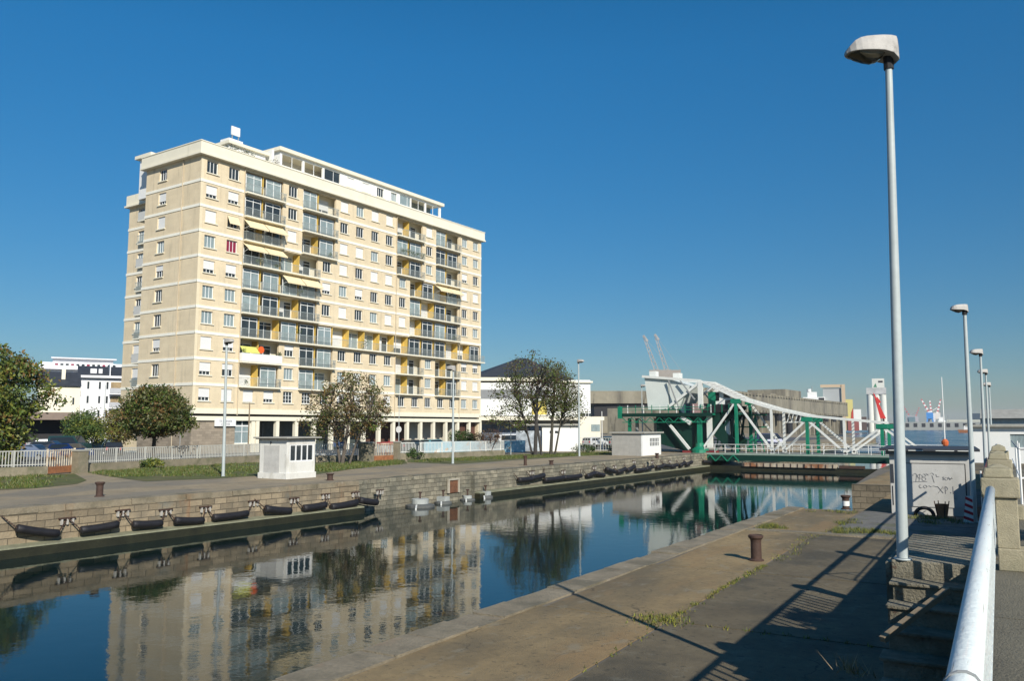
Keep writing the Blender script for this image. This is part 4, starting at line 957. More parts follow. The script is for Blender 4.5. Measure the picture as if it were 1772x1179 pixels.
b = MB(); b.box(0, 60, 0, 12, 0, 4.4, M('pale_green_grey', (.40, .42, .40), .8, .1)); b.build('wall', rt)
b = MB(); b.extr([(-1, 4.4), (13, 4.4), (6, 6.1)], 0, 0, 60, CONC); b.build('roof', rt)
# white railing on the promenade at the far right
rt = empty('steel_railing', (.25, 15.5, 1.68), 0, 'thin white steel railing on the promenade at the right edge behind the stone post', 'railing')
b = MB()
for k, (xx, yy) in enumerate(((0, 0), (.3, .35), (.75, .6), (1.2, .9), (0.0, 3), (.1, 6), (.12, 9))): b.tube([(xx, yy, 0), (xx, yy, .95)], .02, WHITE, 6)
b.build('upright', rt)
b = MB()
P = [(0, 9), (0, 3), (0, 0), (.3, .35), (.75, .6), (1.2, .9)]
for p, q in zip(P[:-1], P[1:]):
    for z in (.5, .95): b.tube([(p[0], p[1], z), (q[0], q[1], z)], .016, WHITE if z < .9 else IRON, 6)
b.build('rail', rt)

# ================================================================== BRIDGE
br = empty('bascule_bridge', (-18, 92, 0), 0, 'green and white steel rolling lift bridge crossing the canal', 'bridge')
def bp(x, z, Y=92): return (x + 18, Y - 92, z)
DX0, DX1 = -28.6, -5.2
b = MB(); b.box(DX0 + 18, DX1 + 18, -.6, 7.0, -.32, -.02, CONC); b.build('deck', br)
b = MB(); 
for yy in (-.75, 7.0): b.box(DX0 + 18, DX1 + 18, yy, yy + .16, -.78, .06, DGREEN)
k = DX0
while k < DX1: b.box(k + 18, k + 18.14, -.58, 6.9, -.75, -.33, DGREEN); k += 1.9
b.build('girder', br)
b = MB(); b.box(DX0 + 18, DX1 + 18, -.77, -.751, -.14, .055, M('grey_green_kerb', (.25, .32, .27), .6, .1)); b.build('edge_beam', br)
b = MB()
x = DX0
while x < DX0 + 3.8: b.bar(bp(x, -.85, 91.2), bp(x + .65, -.15, 91.2), .10, GREEN); b.bar(bp(x + .65, -.15, 91.2), bp(x + 1.3, -.85, 91.2), .10, GREEN); x += 1.3
b.build('end_lattice', br)
XS = [-29.1, -25.1, -21.3, -17.6, -13.9, -10.3, -6.9]
ZS = [8.15, 6.15, 4.95, 4.10, 3.72, 3.36, .2]
for Y in (92.0, 98.0):
    b = MB()
    for i in range(5): b.bar(bp(XS[i], ZS[i], Y), bp(XS[i + 1], ZS[i + 1], Y), .24, BWHITE, .22)
    b.build('top_chord', br)
    for i in (1, 3, 5):
        b = MB(); b.box(XS[i] + 18 - .16, XS[i] + 18 + .16, Y - 92 - .16, Y - 92 + .16, -.02, ZS[i] - .15, GREEN); b.box(XS[i] + 18 - .55, XS[i] + 18 + .55, Y - 92 - .20, Y - 92 + .20, ZS[i] - .62, ZS[i] - .14, GREEN); b.build('green_post', br)
    for i in (2, 4):
        b = MB(); b.box(XS[i] + 18 - .12, XS[i] + 18 + .12, Y - 92 - .12, Y - 92 + .12, -.02, ZS[i] - .14, BWHITE); b.build('white_post', br)
    for i, j in ((1, 0), (1, 2), (3, 2), (3, 4), (5, 4), (5, 6)):
        b = MB(); t_ = (XS[i], ZS[i] - .4); e_ = (XS[j] + (.2 if j > i else -.2), .05)
        for o in (-.10, .10): b.bar(bp(t_[0], t_[1], Y + o), bp(e_[0], e_[1], Y + o), .07, BWHITE, .20)
        n_ = 9
        for q in range(n_): 
            f = (q + .5) / n_; xx = t_[0] + (e_[0] - t_[0]) * f; zz = t_[1] + (e_[1] - t_[1]) * f; b.bar(bp(xx, zz - .08, Y - .1), bp(xx, zz + .08, Y + .1), .05, BWHITE)
        b.build('diagonal', br)
b = MB()   # lateral bracing between the top chords
for i in range(5):
    n_ = 8
    for q in range(n_):
        f = q / n_; g = (q + 1) / n_; X0_, Z0_ = XS[i] + (XS[i + 1] - XS[i]) * f, ZS[i] + (ZS[i + 1] - ZS[i]) * f
        X1_, Z1_ = XS[i] + (XS[i + 1] - XS[i]) * g, ZS[i] + (ZS[i + 1] - ZS[i]) * g
        b.bar(bp(X0_, Z0_ - .03, 92.1), bp(X0_, Z0_ - .03, 97.9), .07, BWHITE, .07)
b.build('top_bracing', br)
b = MB(); WKP = M('grey_walkway_planks', (.38, .36, .32), .8, .15, 2, stretch=(1, 12, 1))
for i in (0, 1): b.hexa([bp(XS[i], ZS[i] - .14, 93.0), bp(XS[i + 1], ZS[i + 1] - .14, 93.0), bp(XS[i + 1], ZS[i + 1] - .14, 97), bp(XS[i], ZS[i] - .14, 97), bp(XS[i], ZS[i] - .04, 93.0), bp(XS[i + 1], ZS[i + 1] - .04, 93.0), bp(XS[i + 1], ZS[i + 1] - .04, 97), bp(XS[i], ZS[i] - .04, 97)], WKP)
b.build('top_walkway', br)
b = MB()  # portal lattice between 2nd and 3rd chord nodes (white slatted frame)
for q in range(4): b.bar(bp(-20.9 + q * .45, 3.5, 98), bp(-20.6 + q * .45, 4.6, 98), .09, BWHITE)
b.bar(bp(-21.3, 3.45, 98), bp(-18.8, 3.45, 98), .12, BWHITE); b.build('portal_brace', br)
# deck railings
b = MB()
for Y in (91.5, 98.6):
    for z in (.55, 1.0): b.bar(bp(DX0, z, Y), bp(DX1, z, Y), .05, WHITE)
b.build('deck_rail', br)
b = MB(); x = DX0
while x <= DX1:
    for Y in (91.5, 98.6): b.bar(bp(x, -.02, Y), bp(x, 1.0, Y), .05, WHITE)
    x += 1.15
b.build('rail_post', br)
# machine end: counterweight, chord tail, platform, legs
TX = 18
b = MB(); LG = M('pale_grey_counterweight', (.62, .66, .62), .6, .05, .6)
b.hexa([(-17.5, .2, 4.95), (-15.0, .2, 4.95), (-15.0, 5.8, 4.95), (-17.5, 5.8, 4.95), (-17.9, .2, 8.75), (-15.0, .2, 8.55), (-15.0, 5.8, 8.55), (-17.9, 5.8, 8.75)], LG)
b.build('counterweight', br)
b = MB(); b.hexa([(-14.9, .3, 5.0), (-13.9, .3, 5.0), (-13.9, 5.7, 5.0), (-14.9, 5.7, 5.0), (-14.9, .3, 8.5), (-12.4, .3, 7.6), (-12.4, 5.7, 7.6), (-14.9, 5.7, 8.5)], LG); b.build('counterweight_tail', br)
b = MB()
for Y in (92, 98): b.bar(bp(-36.1, 8.85, Y), bp(-29.1, 8.15, Y), .22, BWHITE, .28); b.bar(bp(-29.1, 8.0, Y), bp(-33.2, 5.0, Y), .30, BWHITE); b.bar(bp(-29.1, -.0 + 5.0, Y), bp(-29.1, 8.1, Y), .5, BWHITE, .4); b.bar(bp(-32.8, 8.3, Y - .2), bp(-31.6, 5.0, Y - .2), .14, IRON); b.bar(bp(-31.4, 8.2, Y - .2), bp(-29.7, 6.0, Y - .2), .14, IRON)
b.build('tail_truss', br)
b = MB(); b.box(-17.6, -16.8, 1, 2, 8.9, 9.5, BWHITE); b.box(-15.2, -14.4, 2.5, 3.6, 8.7, 9.3, BWHITE); b.build('hoist_box', br)
b = MB(); b.box(-20.9, -9.6, -.5, 6.2, 4.25, 4.45, GREEN)
b.box(-20.9, -9.6, -.62, -.501, 4.1, 4.5, DGREEN); b.build('platform', br)
b = MB()
for k in range(12):
    x = -20.8 + k * 1.0; b.box(x, x + .07, -.6, -.53, 4.5, 5.45, WHITE if k % 2 else GREEN)
for z in (4.85, 5.15): b.box(-20.8, -9.7, -.6, -.55, z, z + .06, GREEN)
b.box(-21.0, -20.5, -.7, -.4, 3.9, 5.3, GREEN); b.build('platform_rail', br)
b = MB()
for x, w_, z0, z1, mt, yy in ((-20.0, .3, 0, 3.95, GREEN, 0), (-19.3, .3, 0, 3.95, IRON, .6), (-17.3, .5, 0, 3.95, IRON, 1.5), (-11.5, .5, 0, 4.2, GREEN, -.3), (-10.6, .6, .6, 4.2, BWHITE, .4), (-8.6, .45, .5, 3.6, BWHITE, .8)):
    b.box(x, x + w_, yy, yy + .4, z0, z1, mt)
b.bar((-18.9, .8, 3.9), (-17.2, 1.6, 1.9), .12, IRON); b.bar((-17.0, 1.6, 1.0), (-18.7, .8, .1), .12, IRON)
b.build('support_leg', br)
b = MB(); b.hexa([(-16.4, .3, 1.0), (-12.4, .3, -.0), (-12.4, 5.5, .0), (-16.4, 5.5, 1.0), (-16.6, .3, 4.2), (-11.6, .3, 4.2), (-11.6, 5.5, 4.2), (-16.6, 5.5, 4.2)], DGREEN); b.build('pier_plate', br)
b = MB(); b.bar((-15.1, -.2, 3.6), (-12.4, -.35, .4), .28, BWHITE); b.bar((-13.3, -.2, 4.1), (-12.2, -.3, 3.3), .4, BWHITE); b.bar((-15.4, -.2, 4.2), (-14.6, -.2, 3.2), .45, DGREEN); b.build('stay', br)
b = MB(); b.lathe([(1.0, 0), (.95, .35), (.5, .7), (.45, 1.1)], GREEN, (-11.3, .0, 0.01), 14); b.box(-13.2, -9.5, -.5, 1.2, 0, .22, M('red_base_plate', (.22, .03, .03), .7, .1)); b.build('bearing_base', br)
b = MB()   # rolling segment: dark toothed rocker
for Y in (.6, 5.0):
    pts = [(-7.4 + 3.4 * math.cos(R(a)), 4.9 + 4.2 * math.sin(R(a))) for a in range(180, 271, 9)]
    ring = pts + [(-7.4, 1.5), (-8.4, 2.2), (-9.0, 3.4), (-9.2, 4.9)]
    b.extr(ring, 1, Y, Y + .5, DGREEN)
b.build('rocker', br)
b = MB()
for Y in (.5, 4.9):
    c_ = (-6.2, Y, 3.5)
    b.extr([(-11.2, 4.7), (-10.6, 5.2), (-9.2, 5.5), (-7.3, 5.3), (-7.4, 4.9), (-10.8, 4.2)], 1, Y - .05, Y + .55, BLACK)
    for a in (200, 230, 260): b.bar((-7.5, Y + .2, 4.7), (-7.5 + 3.0 * math.cos(R(a)), Y + .2, 4.7 + 3.6 * math.sin(R(a))), .22, DGREEN)
b.build('rocker_rim', br)
b = MB(); b.box(-10.6, -7.6, 1.5, 4.4, 5.0, 6.2, WHITE); b.box(-10.4, -9.4, 1.44, 1.499, 5.9, 6.8, BLACK); b.box(-10.6, -8.9, 1.5, 4.4, 6.201, 6.9, WHITE); b.build('machine_cabin', br)
b = MB(); b.box(-8.7, -8.0, 1.45, 1.499, 5.45, 5.95, GLASS); b.build('cabin_window', br)
b = MB(); b.box(-10.6, -9.8, 1.2, 2.0, 4.5, 6.9, GREEN); b.box(-12.9, -11.0, 1.5, 3, 4.5, 5.6, M('red_grey_winch', (.35, .22, .22), .6, .3, 4)); b.box(-14.2, -12.9, 1.4, 2.6, 4.5, 5.6, M('dark_blue_motor', (.05, .08, .12), .5, .1)); b.build('machinery', br)
b = MB()
for k in range(7):
    x = -12.2 + k * .95; b.bar((x, 5.9, .1), (x + (.95 if k % 2 else 0), 5.9, 4.3), .13, GREEN); b.bar((x + .95, 5.9, .1), (x, 5.9, 4.3), .10, GREEN)
for z in (1.4, 2.9, 4.3): b.bar((-12.4, 5.9, z), (-5.2, 5.9, z), .14, GREEN)
for k in range(5): b.bar((-11 + k * .8, -.3, 4.5), (-11 + k * .8, -.3, 5.5), .06, GREEN)
b.build('green_lattice', br)
b = MB()
for k in range(9): b.bar((-20.5 + k * 1.15, -.45, 4.0), (-19.9 + k * 1.15, -.45, 3.45), .07, GREEN); b.bar((-19.9 + k * 1.15, -.45, 3.45), (-19.35 + k * 1.15, -.45, 4.0), .07, GREEN)
b.bar((-20.5, -.45, 3.45), (-10.2, -.45, 3.45), .08, GREEN); b.build('platform_truss', br)
b = MB(); b.box(-10.9, -7.2, 1.0, 4.6, 4.3, 4.6, GREEN); b.build('cross_frame', br)

# ================================================================== FAR LAND BUILDINGS
def frame(name, px, D, label, cat, rz=0.0, group=None, z=0.0):
    x, y, _ = atD(px, 760, D); return empty(name, (x, y, z), YAW - math.atan((px - CX) / F) + rz, label, cat, group)
def sx(dpx, D): return dpx * D / F
def sz(py, D): return (HY - py) * D / F + EYE
BUNK = M('stained_bunker_concrete', (0.26, 0.235, 0.175), .95, .14, .06, .3, 1.2, stain=[((0.10, 0.09, 0.075), .12, .48, .64, .75, (1, 1, .12)), ((0.34, 0.31, 0.24), .09, .55, .68, .6, (1, 1, .15)), ((.07, .065, .05), .5, .58, .66, .6, (1, 1, .2))])
bk = frame('concrete_bunker', 1022, 370, 'huge stained concrete submarine bunker behind the bridge', 'bunker')
A = Vector(atD(1022, 760, 372)); B = Vector(atD(1204, 760, 372)); C_ = Vector(atD(1190, 760, 300)); E_ = Vector(atD(1469, 760, 520))
def wallseg(b, P, Q, z0, z1, th, mat, into=None):
    P = Vector((P[0], P[1], 0)); Q = Vector((Q[0], Q[1], 0)); t = (Q - P).normalized(); n = Vector((-t.y, t.x, 0)) * th
    if into is not None: n = Vector((into[0], into[1], 0)).normalized() * th
    o = Vector((bk.location.x, bk.location.y, 0)); Rm = Matrix.Rotation(-bk.rotation_euler.z, 3, 'Z')
    f = lambda v, z: tuple(Rm @ (v - o) + Vector((0, 0, z)))
    b.hexa([f(P, z0), f(Q, z0), f(Q + n, z0), f(P + n, z0), f(P, z1), f(Q, z1), f(Q + n, z1), f(P + n, z1)], mat)
b = MB(); wallseg(b, A, B, 13.2, 18.0, 60, BUNK); wallseg(b, A + Vector((0, 2, 0)), B, -6, 7.4, 60, BUNK); wallseg(b, A, B, 17.99, 18.8, 3, BUNK); b.build('left_block', bk)
b = MB(); wallseg(b, A + Vector((.5, 3, 0)), B, 7.4, 13.19, 50, DARK); b.build('dark_gallery', bk)
b = MB(); wallseg(b, C_, E_, 9.8, 17.6, 60, BUNK, C_ * .55 + E_ * .45)
dv = (E_ - C_); 
for k in range(28):
    P = C_ + dv * (k / 28); Q = C_ + dv * ((k + .22) / 28); wallseg(b, P + (P - Q).cross(Vector((0, 0, 1))).normalized() * 2.2, Q + (P - Q).cross(Vector((0, 0, 1))).normalized() * 2.2, -6, 9.79, 30, BUNK)
for k in range(56):
    P = C_ + dv * (k / 56); Q = C_ + dv * ((k + .5) / 56); P2 = P + Vector((dv.y, -dv.x, 0)).normalized() * .6; Q2 = Q + Vector((dv.y, -dv.x, 0)).normalized() * .6
    wallseg(b, P2, Q2, 16.6, 17.6, .6, BUNK); wallseg(b, P2, Q2, 9.0, 10.2, .6, BUNK)
b.build('pen_front', bk)
b = MB(); nn = Vector((-dv.y, dv.x, 0)).normalized() * 9; wallseg(b, C_ + nn, E_ + nn, -6, 8.78, 20, M('pen_back_wall', (.30, .26, .19), .95, .3, .1, stain=[((.05, .05, .05), .06, .5, .56, .8, (1, 1, .3))])); b.build('pen_back', bk)
b = MB()
for k in range(14):
    P = C_ + dv * ((k + .14) / 14) ; Q = C_ + dv * ((k + .4) / 14); wallseg(b, P + nn * .05, Q + nn * .05, -1.5, 6.5, 1, DARK) if k % 3 == 1 else wallseg(b, P + nn * .05, Q + nn * .05, 5.5, 8.7, 1, DARK)
b.build('pen_opening', bk)
b = MB()
f1 = C_ + dv * .60; f2 = C_ + dv * .72; wallseg(b, f1 + nn, f2 + nn, 17.2, 22.5, 20, BUNK); f3 = C_ + dv * .56; wallseg(b, f3 + nn * 1.5, f1 + nn * 1.5, 17.2, 20, 16, BUNK); b.build('roof_bastion', bk)

def simple_block(name, px0, px1, D, ytop, ybot, depth, mat, label, cat, rz=0.0, group=None):
    rt = frame(name, px0, D, label, cat, rz, group)
    b = MB(); b.box(0, sx(px1 - px0, D), 0, depth, sz(ybot, D), sz(ytop, D), mat); b.build('wall', rt); return rt
# superstructures behind the bunker
rt = frame('moored_ship', 1392, 560, 'white upper decks of a ship showing above the bunker roof', 'ship')
b = MB(); b.box(0, 14, 0, 10, 0, 22.5, WHITE); b.box(3, 9, 1, 8, 22.5, 26, WHITE); b.build('superstructure', rt)
b = MB(); b.lathe([(1.4, 0), (1.4, 2)], WHITE, (4, 2, 26), 10); b.lathe([(.2, 0), (.2, 4)], IRON, (6, 2, 26), 6); b.box(10, 13.5, -.2, 0, 19, 22, DARK); b.build('radar', rt)
x = sx(1, 560)
rt = frame('gantry_frame', 1423, 560, 'tan portal gantry over a grey hall behind the bunker', 'gantry')
GT = M('tan_gantry', (.52, .40, .27), .8, .05); b = MB(); b.box(0, 15.5, 0, 2, 29, 31, GT); b.box(13.2, 15.5, -.5, 2, 0, 30.9, GT); b.build('portal', rt)
b = MB(); b.box(1.5, 13, 1, 20, 0, 28.6, M('grey_hall', (.36, .38, .38), .8, .05)); b.build('hall', rt)
rt = simple_block('yellow_shed', 1462, 1477, 600, 692, 745, 12, M('pale_yellow_panel', (.62, .55, .20), .7, .05), 'small yellow and red gabled shed right of the bunker end', 'shed')
b = MB(); b.hexa([(4, -.3, 0), (6.4, -.3, 0), (6.4, 0, 0), (4, 0, 0), (5.2, -.3, 13), (6.4, -.3, 16), (6.4, 0, 16), (5.2, 0, 13)], M('red_panel', (.5, .06, .04), .6, .05)); b.build('red_panel', rt)
simple_block('white_shed', 1479, 1491, 620, 709, 745, 10, WHITE, 'small white block right of the yellow shed', 'shed')
simple_block('red_shed', 1468, 1486, 590, 727, 746, 10, M('dull_red_panel', (.28, .08, .07), .7, .1), 'low dull red shed on the far dock beneath the white block', 'shed')
simple_block('brown_shed', 1488, 1500, 640, 722, 745, 12, M('brown_roofing', (.10, .07, .06), .8, .1), 'dark brown shed beside the silo', 'shed')
rt = frame('grain_silo', 1503, 640, 'tall white grain silo with rounded bins and a square head house', 'silo')
b = MB(); W_ = sx(31, 640); SIL = M('silo_white', (.66, .66, .60), .8, .05)
for k in range(3): b.tube([(W_ * (k + .5) / 3, 4, -2), (W_ * (k + .5) / 3, 4, sz(683, 640))], W_ / 6.0, SIL, 16)
b.build('bin', rt)
b = MB(); b.box(-.1, W_ + .1, 1.5, 6.5, sz(683, 640), sz(672, 640), M('grey_silo_band', (.45, .45, .44), .8, .2, .3)); b.box(W_ * .3, W_ * .93, 1.6, 6, sz(672, 640) + .01, sz(656, 640), SIL); b.build('head_house', rt)
b = MB(); b.poly([(W_ * .36, 1.55, sz(671, 640)), (W_ * .55, 1.55, sz(671, 640)), (W_ * .48, 1.55, sz(664, 640))], M('green_emblem', (.05, .22, .12), .7, 0)); b.box(W_ * .62, W_ * .85, 1.5, 1.59, sz(663, 640), sz(660, 640), SLATE); b.build('emblem', rt)
rt = frame('red_sail', 1514, 300, 'red conical channel marker rising behind the bridge end', 'marker')
b = MB(); H0 = sz(725, 300); b.hexa([(2.1, 0, H0), (4.0, 0, H0), (4.0, .8, H0), (2.1, .8, H0), (0.1, 0, sz(681, 300)), (.4, 0, sz(681, 300)), (.4, .8, sz(681, 300)), (.1, .8, sz(681, 300))], M('marker_red', (.62, .04, .03), .5, .05))
b.hexa([(1.3, -.1, sz(700, 300)), (2.6, -.1, sz(697, 300)), (2.6, .9, sz(697, 300)), (1.3, .9, sz(700, 300)), (.6, -.1, sz(690, 300)), (1.5, -.1, sz(688, 300)), (1.5, .9, sz(688, 300)), (.6, .9, sz(690, 300))], MATS['marker_red']); b.build('panel', rt)
b = MB(); b.tube([(3.2, .4, -2), (3.2, .4, H0)], .3, RUSTB, 6); b.build('stem', rt)
# far dock with port cranes
rt = frame('far_dock', 1485, 1050, 'long low grey dock wall with dark arches across the basin', 'dock')
b = MB(); W_ = sx(400, 1050); DK = M('dock_grey', (.30, .31, .29), .9, .1, .02); b.box(0, W_, 0, 60, -2, sz(731, 1050), DK); b.build('dock_wall', rt)
b = MB()
for k in range(26): b.box(10 + k * 9, 14 + k * 9, -.3, 0, 2, 6.5, DARK)
b.build('arch', rt)
simple_block('dock_shed', 1548, 1566, 1100, 713, 735, 20, M('teal_shed', (.13, .28, .30), .8, .1), 'dull teal shed on the far dock behind the nearest lamp post', 'shed')
simple_block('dock_shed', 1640, 1764, 1100, 727, 735, 20, M('cream_shed', (.55, .55, .46), .8, .1), 'long cream shed on the far dock', 'shed')
simple_block('dock_shed', 1683, 1716, 1150, 716, 735, 20, M('slate_blue_shed', (.06, .09, .12), .8, .1), 'dark blue grey shed rising behind the long cream shed', 'shed')
simple_block('dock_shed', 1572, 1584, 1120, 722, 735, 14, M('grey_blue_shed', (.16, .24, .28), .8, .1), 'small blue grey shed left of the port cranes', 'shed')
def crane(px, D, ytop, col, jib, label, stripes):
    rt = frame('port_crane', px, D, label, 'crane', 0, 'cranes on the far dock')
    H = sz(ytop, D); b = MB(); cm = M('crane_' + label.split()[0] + str(px), col, .6, .05)
    base = sz(734, D); hb = base + (H - base) * .42
    for s in (-4, 4): b.bar((s, -3, base), (s * .4, -1, hb), 1.6, cm); b.bar((s, 3, base), (s * .4, 1, hb), 1.6, cm)
    b.box(-4, 4, -3, 3, hb - 7, hb + 1, cm); b.build('tower', rt)
    b = MB(); n = 8
    for k in range(n):
        a = Vector((0, 0, hb)).lerp(Vector((jib, 0, H)), k / n); c = Vector((0, 0, hb)).lerp(Vector((jib, 0, H)), (k + 1) / n); b.bar(a, c, 2.6 - k * .15, stripes[k % 2])
    b.bar((-5, 0, hb + 4), (jib * .5, 0, (H + hb) / 2), .7, stripes[0]); b.build('jib', rt)
PINK = M('faded_red', (.50, .16, .16), .7, .05); 
crane(1611, 1080, 691, (.06, .25, .60), -9, 'blue based red and white port crane, leftmost on the far dock', (WHITE, PINK))
crane(1614, 1085, 694, (.70, .68, .66), -1, 'white red banded port crane in the middle of the dock group', (PINK, WHITE))
crane(1624, 1090, 692, (.70, .66, .62), 5, 'white port crane on the right of the dock group', (WHITE, PINK))
crane(1576, 1300, 703, (.42, .40, .42), -8, 'pale distant crane left of the coloured cranes', (IRON, PINK))
crane(1586, 1300, 706, (.42, .40, .42), 6, 'faint distant crane beside the pale one', (IRON, PINK))
rt = frame('cargo_ship', 1622, 1030, 'red hulled ship with white decks moored at the far dock', 'ship', z=WZ)
b = MB(); b.hexa([(2, 0, 0), (14, 0, 0), (14, 6, 0), (2, 6, 0), (0, 0, 7), (16, 0, 7), (16, 6, 7), (0, 6, 7)], M('ship_red', (.55, .08, .10), .6, .05)); b.build('hull', rt)
b = MB(); b.box(2, 10, 1, 5, 7, 12, WHITE); b.box(3, 8, 2, 5, 12, 16, WHITE); b.bar((5, 3, 16), (5, 3, 24), .5, IRON); b.bar((13, 3, 7), (13, 3, 18), .5, IRON); b.build('deckhouse', rt)
rt = frame('small_boat', 1658, 600, 'small red brown boat on the basin left of the harbour shed', 'boat', z=WZ)
b = MB(); b.hexa([(1, 0, -.5), (14, 0, -.5), (14, 4, -.5), (1, 4, -.5), (0, 0, 2.2), (16, 0, 2.2), (16, 4, 2.2), (0, 4, 2.2)], RUST); b.build('hull', rt)
b = MB(); b.box(4, 8, 1, 3, 2.2, 5, WHITE); b.build('cabin', rt)
# two dock jib cranes above the bridge machinery
def jibcrane(px, D, tip, label):
    rt = frame('dock_crane', px, D, label, 'crane', 0, 'luffing cranes behind the bridge')
    H0 = sz(655, D); H1 = sz(tip[1], D); X1 = sx(tip[0] - px, D); cm = M('crane_grey_brown', (.34, .33, .32), .7, .1)
    b = MB(); b.box(-3, 3, -3, 3, 0, H0 - 1, cm); b.box(-5, 6, -3, 3, H0 - 1, H0 + 4, M('crane_cab_grey', (.30, .27, .24), .7, .1)); b.build('tower', rt)
    b = MB(); n = 12; base = Vector((0, 0, H0)); tp = Vector((X1, 0, H1)); off = Vector((2.2, 0, .8))
    for yy in (-1, 1):
        o = Vector((0, yy, 0)); b.bar(base + o - off * .5, tp + o * .4 - off * .15, .35, cm); b.bar(base + o + off * .5, tp + o * .4 + off * .15, .35, cm)
        for k in range(n):
            f = k / n; g = (k + 1) / n; s = 1 if k % 2 else -1
            b.bar(base.lerp(tp, f) + o - off * .5 * s * (1 - f * .7), base.lerp(tp, g) + o * .6 + off * .5 * s * (1 - g * .7), .22, cm)
    b.bar(tp, tp + Vector((2.2, 0, -3)), .8, cm); b.build('jib', rt)
    b = MB(); b.bar((6, 0, H0 + 4), tp, .12, IRON); b.build('stay_cable', rt)
jibcrane(1143, 420, (1117, 580), 'left one of two lattice jib cranes rising behind the bridge')
jibcrane(1160, 430, (1137, 578), 'right one of two lattice jib cranes rising behind the bridge')

# theatre hall right of the tower block
rt = frame('white_hall', 822, 150, 'large white hall with a low dark slate roof right of the tower block', 'hall')
D = 150; W_ = sx(200, D); HW = M('white_hall_wall', (.74, .75, .74), .7, .03)
b = MB(); b.box(0, W_, 0, 30, sz(720, D), sz(663, D), HW); b.box(0, W_ - 1, .3, 30, 0, sz(720, D), CONC); b.box(W_ * .63, W_, -.05, 0, sz(722, D), sz(658, D), HW); b.build('wall', rt)
b = MB(); b.box(0, W_ * .63, -.03, 0, sz(691, D), sz(675, D), M('grey_band', (.22, .23, .24), .7, .05)); b.build('grey_band', rt)
b = MB(); b.box(-.3, W_ * .62, -.5, 4, sz(657, D) - .3, sz(654, D), CREAM); b.box(W_ * .62, W_ + .4, -.5, 4, sz(663, D), sz(660, D), CREAM); b.box(-1, W_ + 2, -3.2, 0.2, sz(728, D), sz(722, D), CREAM); b.build('canopy', rt)
b = MB(); zt = sz(655, D)
b.hexa([(-.3, -.5, zt), (W_ * .62, -.5, zt), (W_ * .9, 34, zt - 1), (-.3, 34, zt), (-.3, 10, sz(642, D)), (W_ * .40, 10, sz(622, D) + 1.0), (W_ * .50, 20, sz(622, D) + 1.4), (-.3, 20, sz(642, D))], SLATE)
b.hexa([(W_ * .45, 3, zt - .8), (W_ * .99, 3, zt - 1.0), (W_ * .99, 30, zt - 1.0), (W_ * .45, 30, zt - .8), (W_ * .45, 12, sz(622, D) + 1.2), (W_ * .47, 12, sz(622, D) + 1.2), (W_ * .47, 20, sz(622, D) + 1.2), (W_ * .45, 20, sz(622, D) + 1.2)], SLATE)
b.build('roof', rt)
b = MB(); b.box(W_ * .49, W_ * .62, -.1, -.06, sz(718, D), sz(695, D), M('yellow_banner', (.62, .50, .12), .7, .25, .5)); b.build('yellow_panel', rt)
b = MB()
for q in range(4): b.box(W_ * (.91 + q * .025), W_ * (.93 + q * .025), -.12, -.051, sz(721, D), sz(716, D), GLASS)
b.box(0, W_ * .6, .2, .29, .3, sz(735, D), M('blue_grey_front', (.12, .15, .20), .5, .5, .4)); b.build('window', rt)
rt = frame('white_shelter', 893, 100, 'low white boxy building behind the bare twin trees', 'building')
D = 100; b = MB(); b.box(sx(45, D), sx(110, D), 0, 5, 0, sz(738, D), WHITE); b.box(0, sx(45, D), .5, 5, 0, sz(746, D), M('grey_mural_wall', (.34, .38, .42), .8, .5, 1.2)); b.build('wall', rt)
b = MB(); b.box(-.5, sx(112, D), -.4, 5.3, sz(737, D), sz(734, D), CONC); b.build('roof', rt)
b = MB(); b.box(sx(58, D), sx(63, D), -.04, 0, sz(750, D), sz(746, D), GLASS); b.box(sx(67, D), sx(72, D), -.04, 0, sz(750, D), sz(746, D), GLASS); b.build('window', rt)
rt = frame('glass_pavilion', 1003, 135, 'small pavilion with a bluish glass front right of the white hall', 'pavilion')
D = 135; b = MB(); b.box(0, sx(36, D), 0, 5, 0, sz(722, D), CREAM); b.build('wall', rt)
b = MB(); b.box(sx(20, D), sx(35, D), -.05, 0, sz(747, D), sz(735, D), MATS['pale_glazed_loggia']); b.build('glass_front', rt)

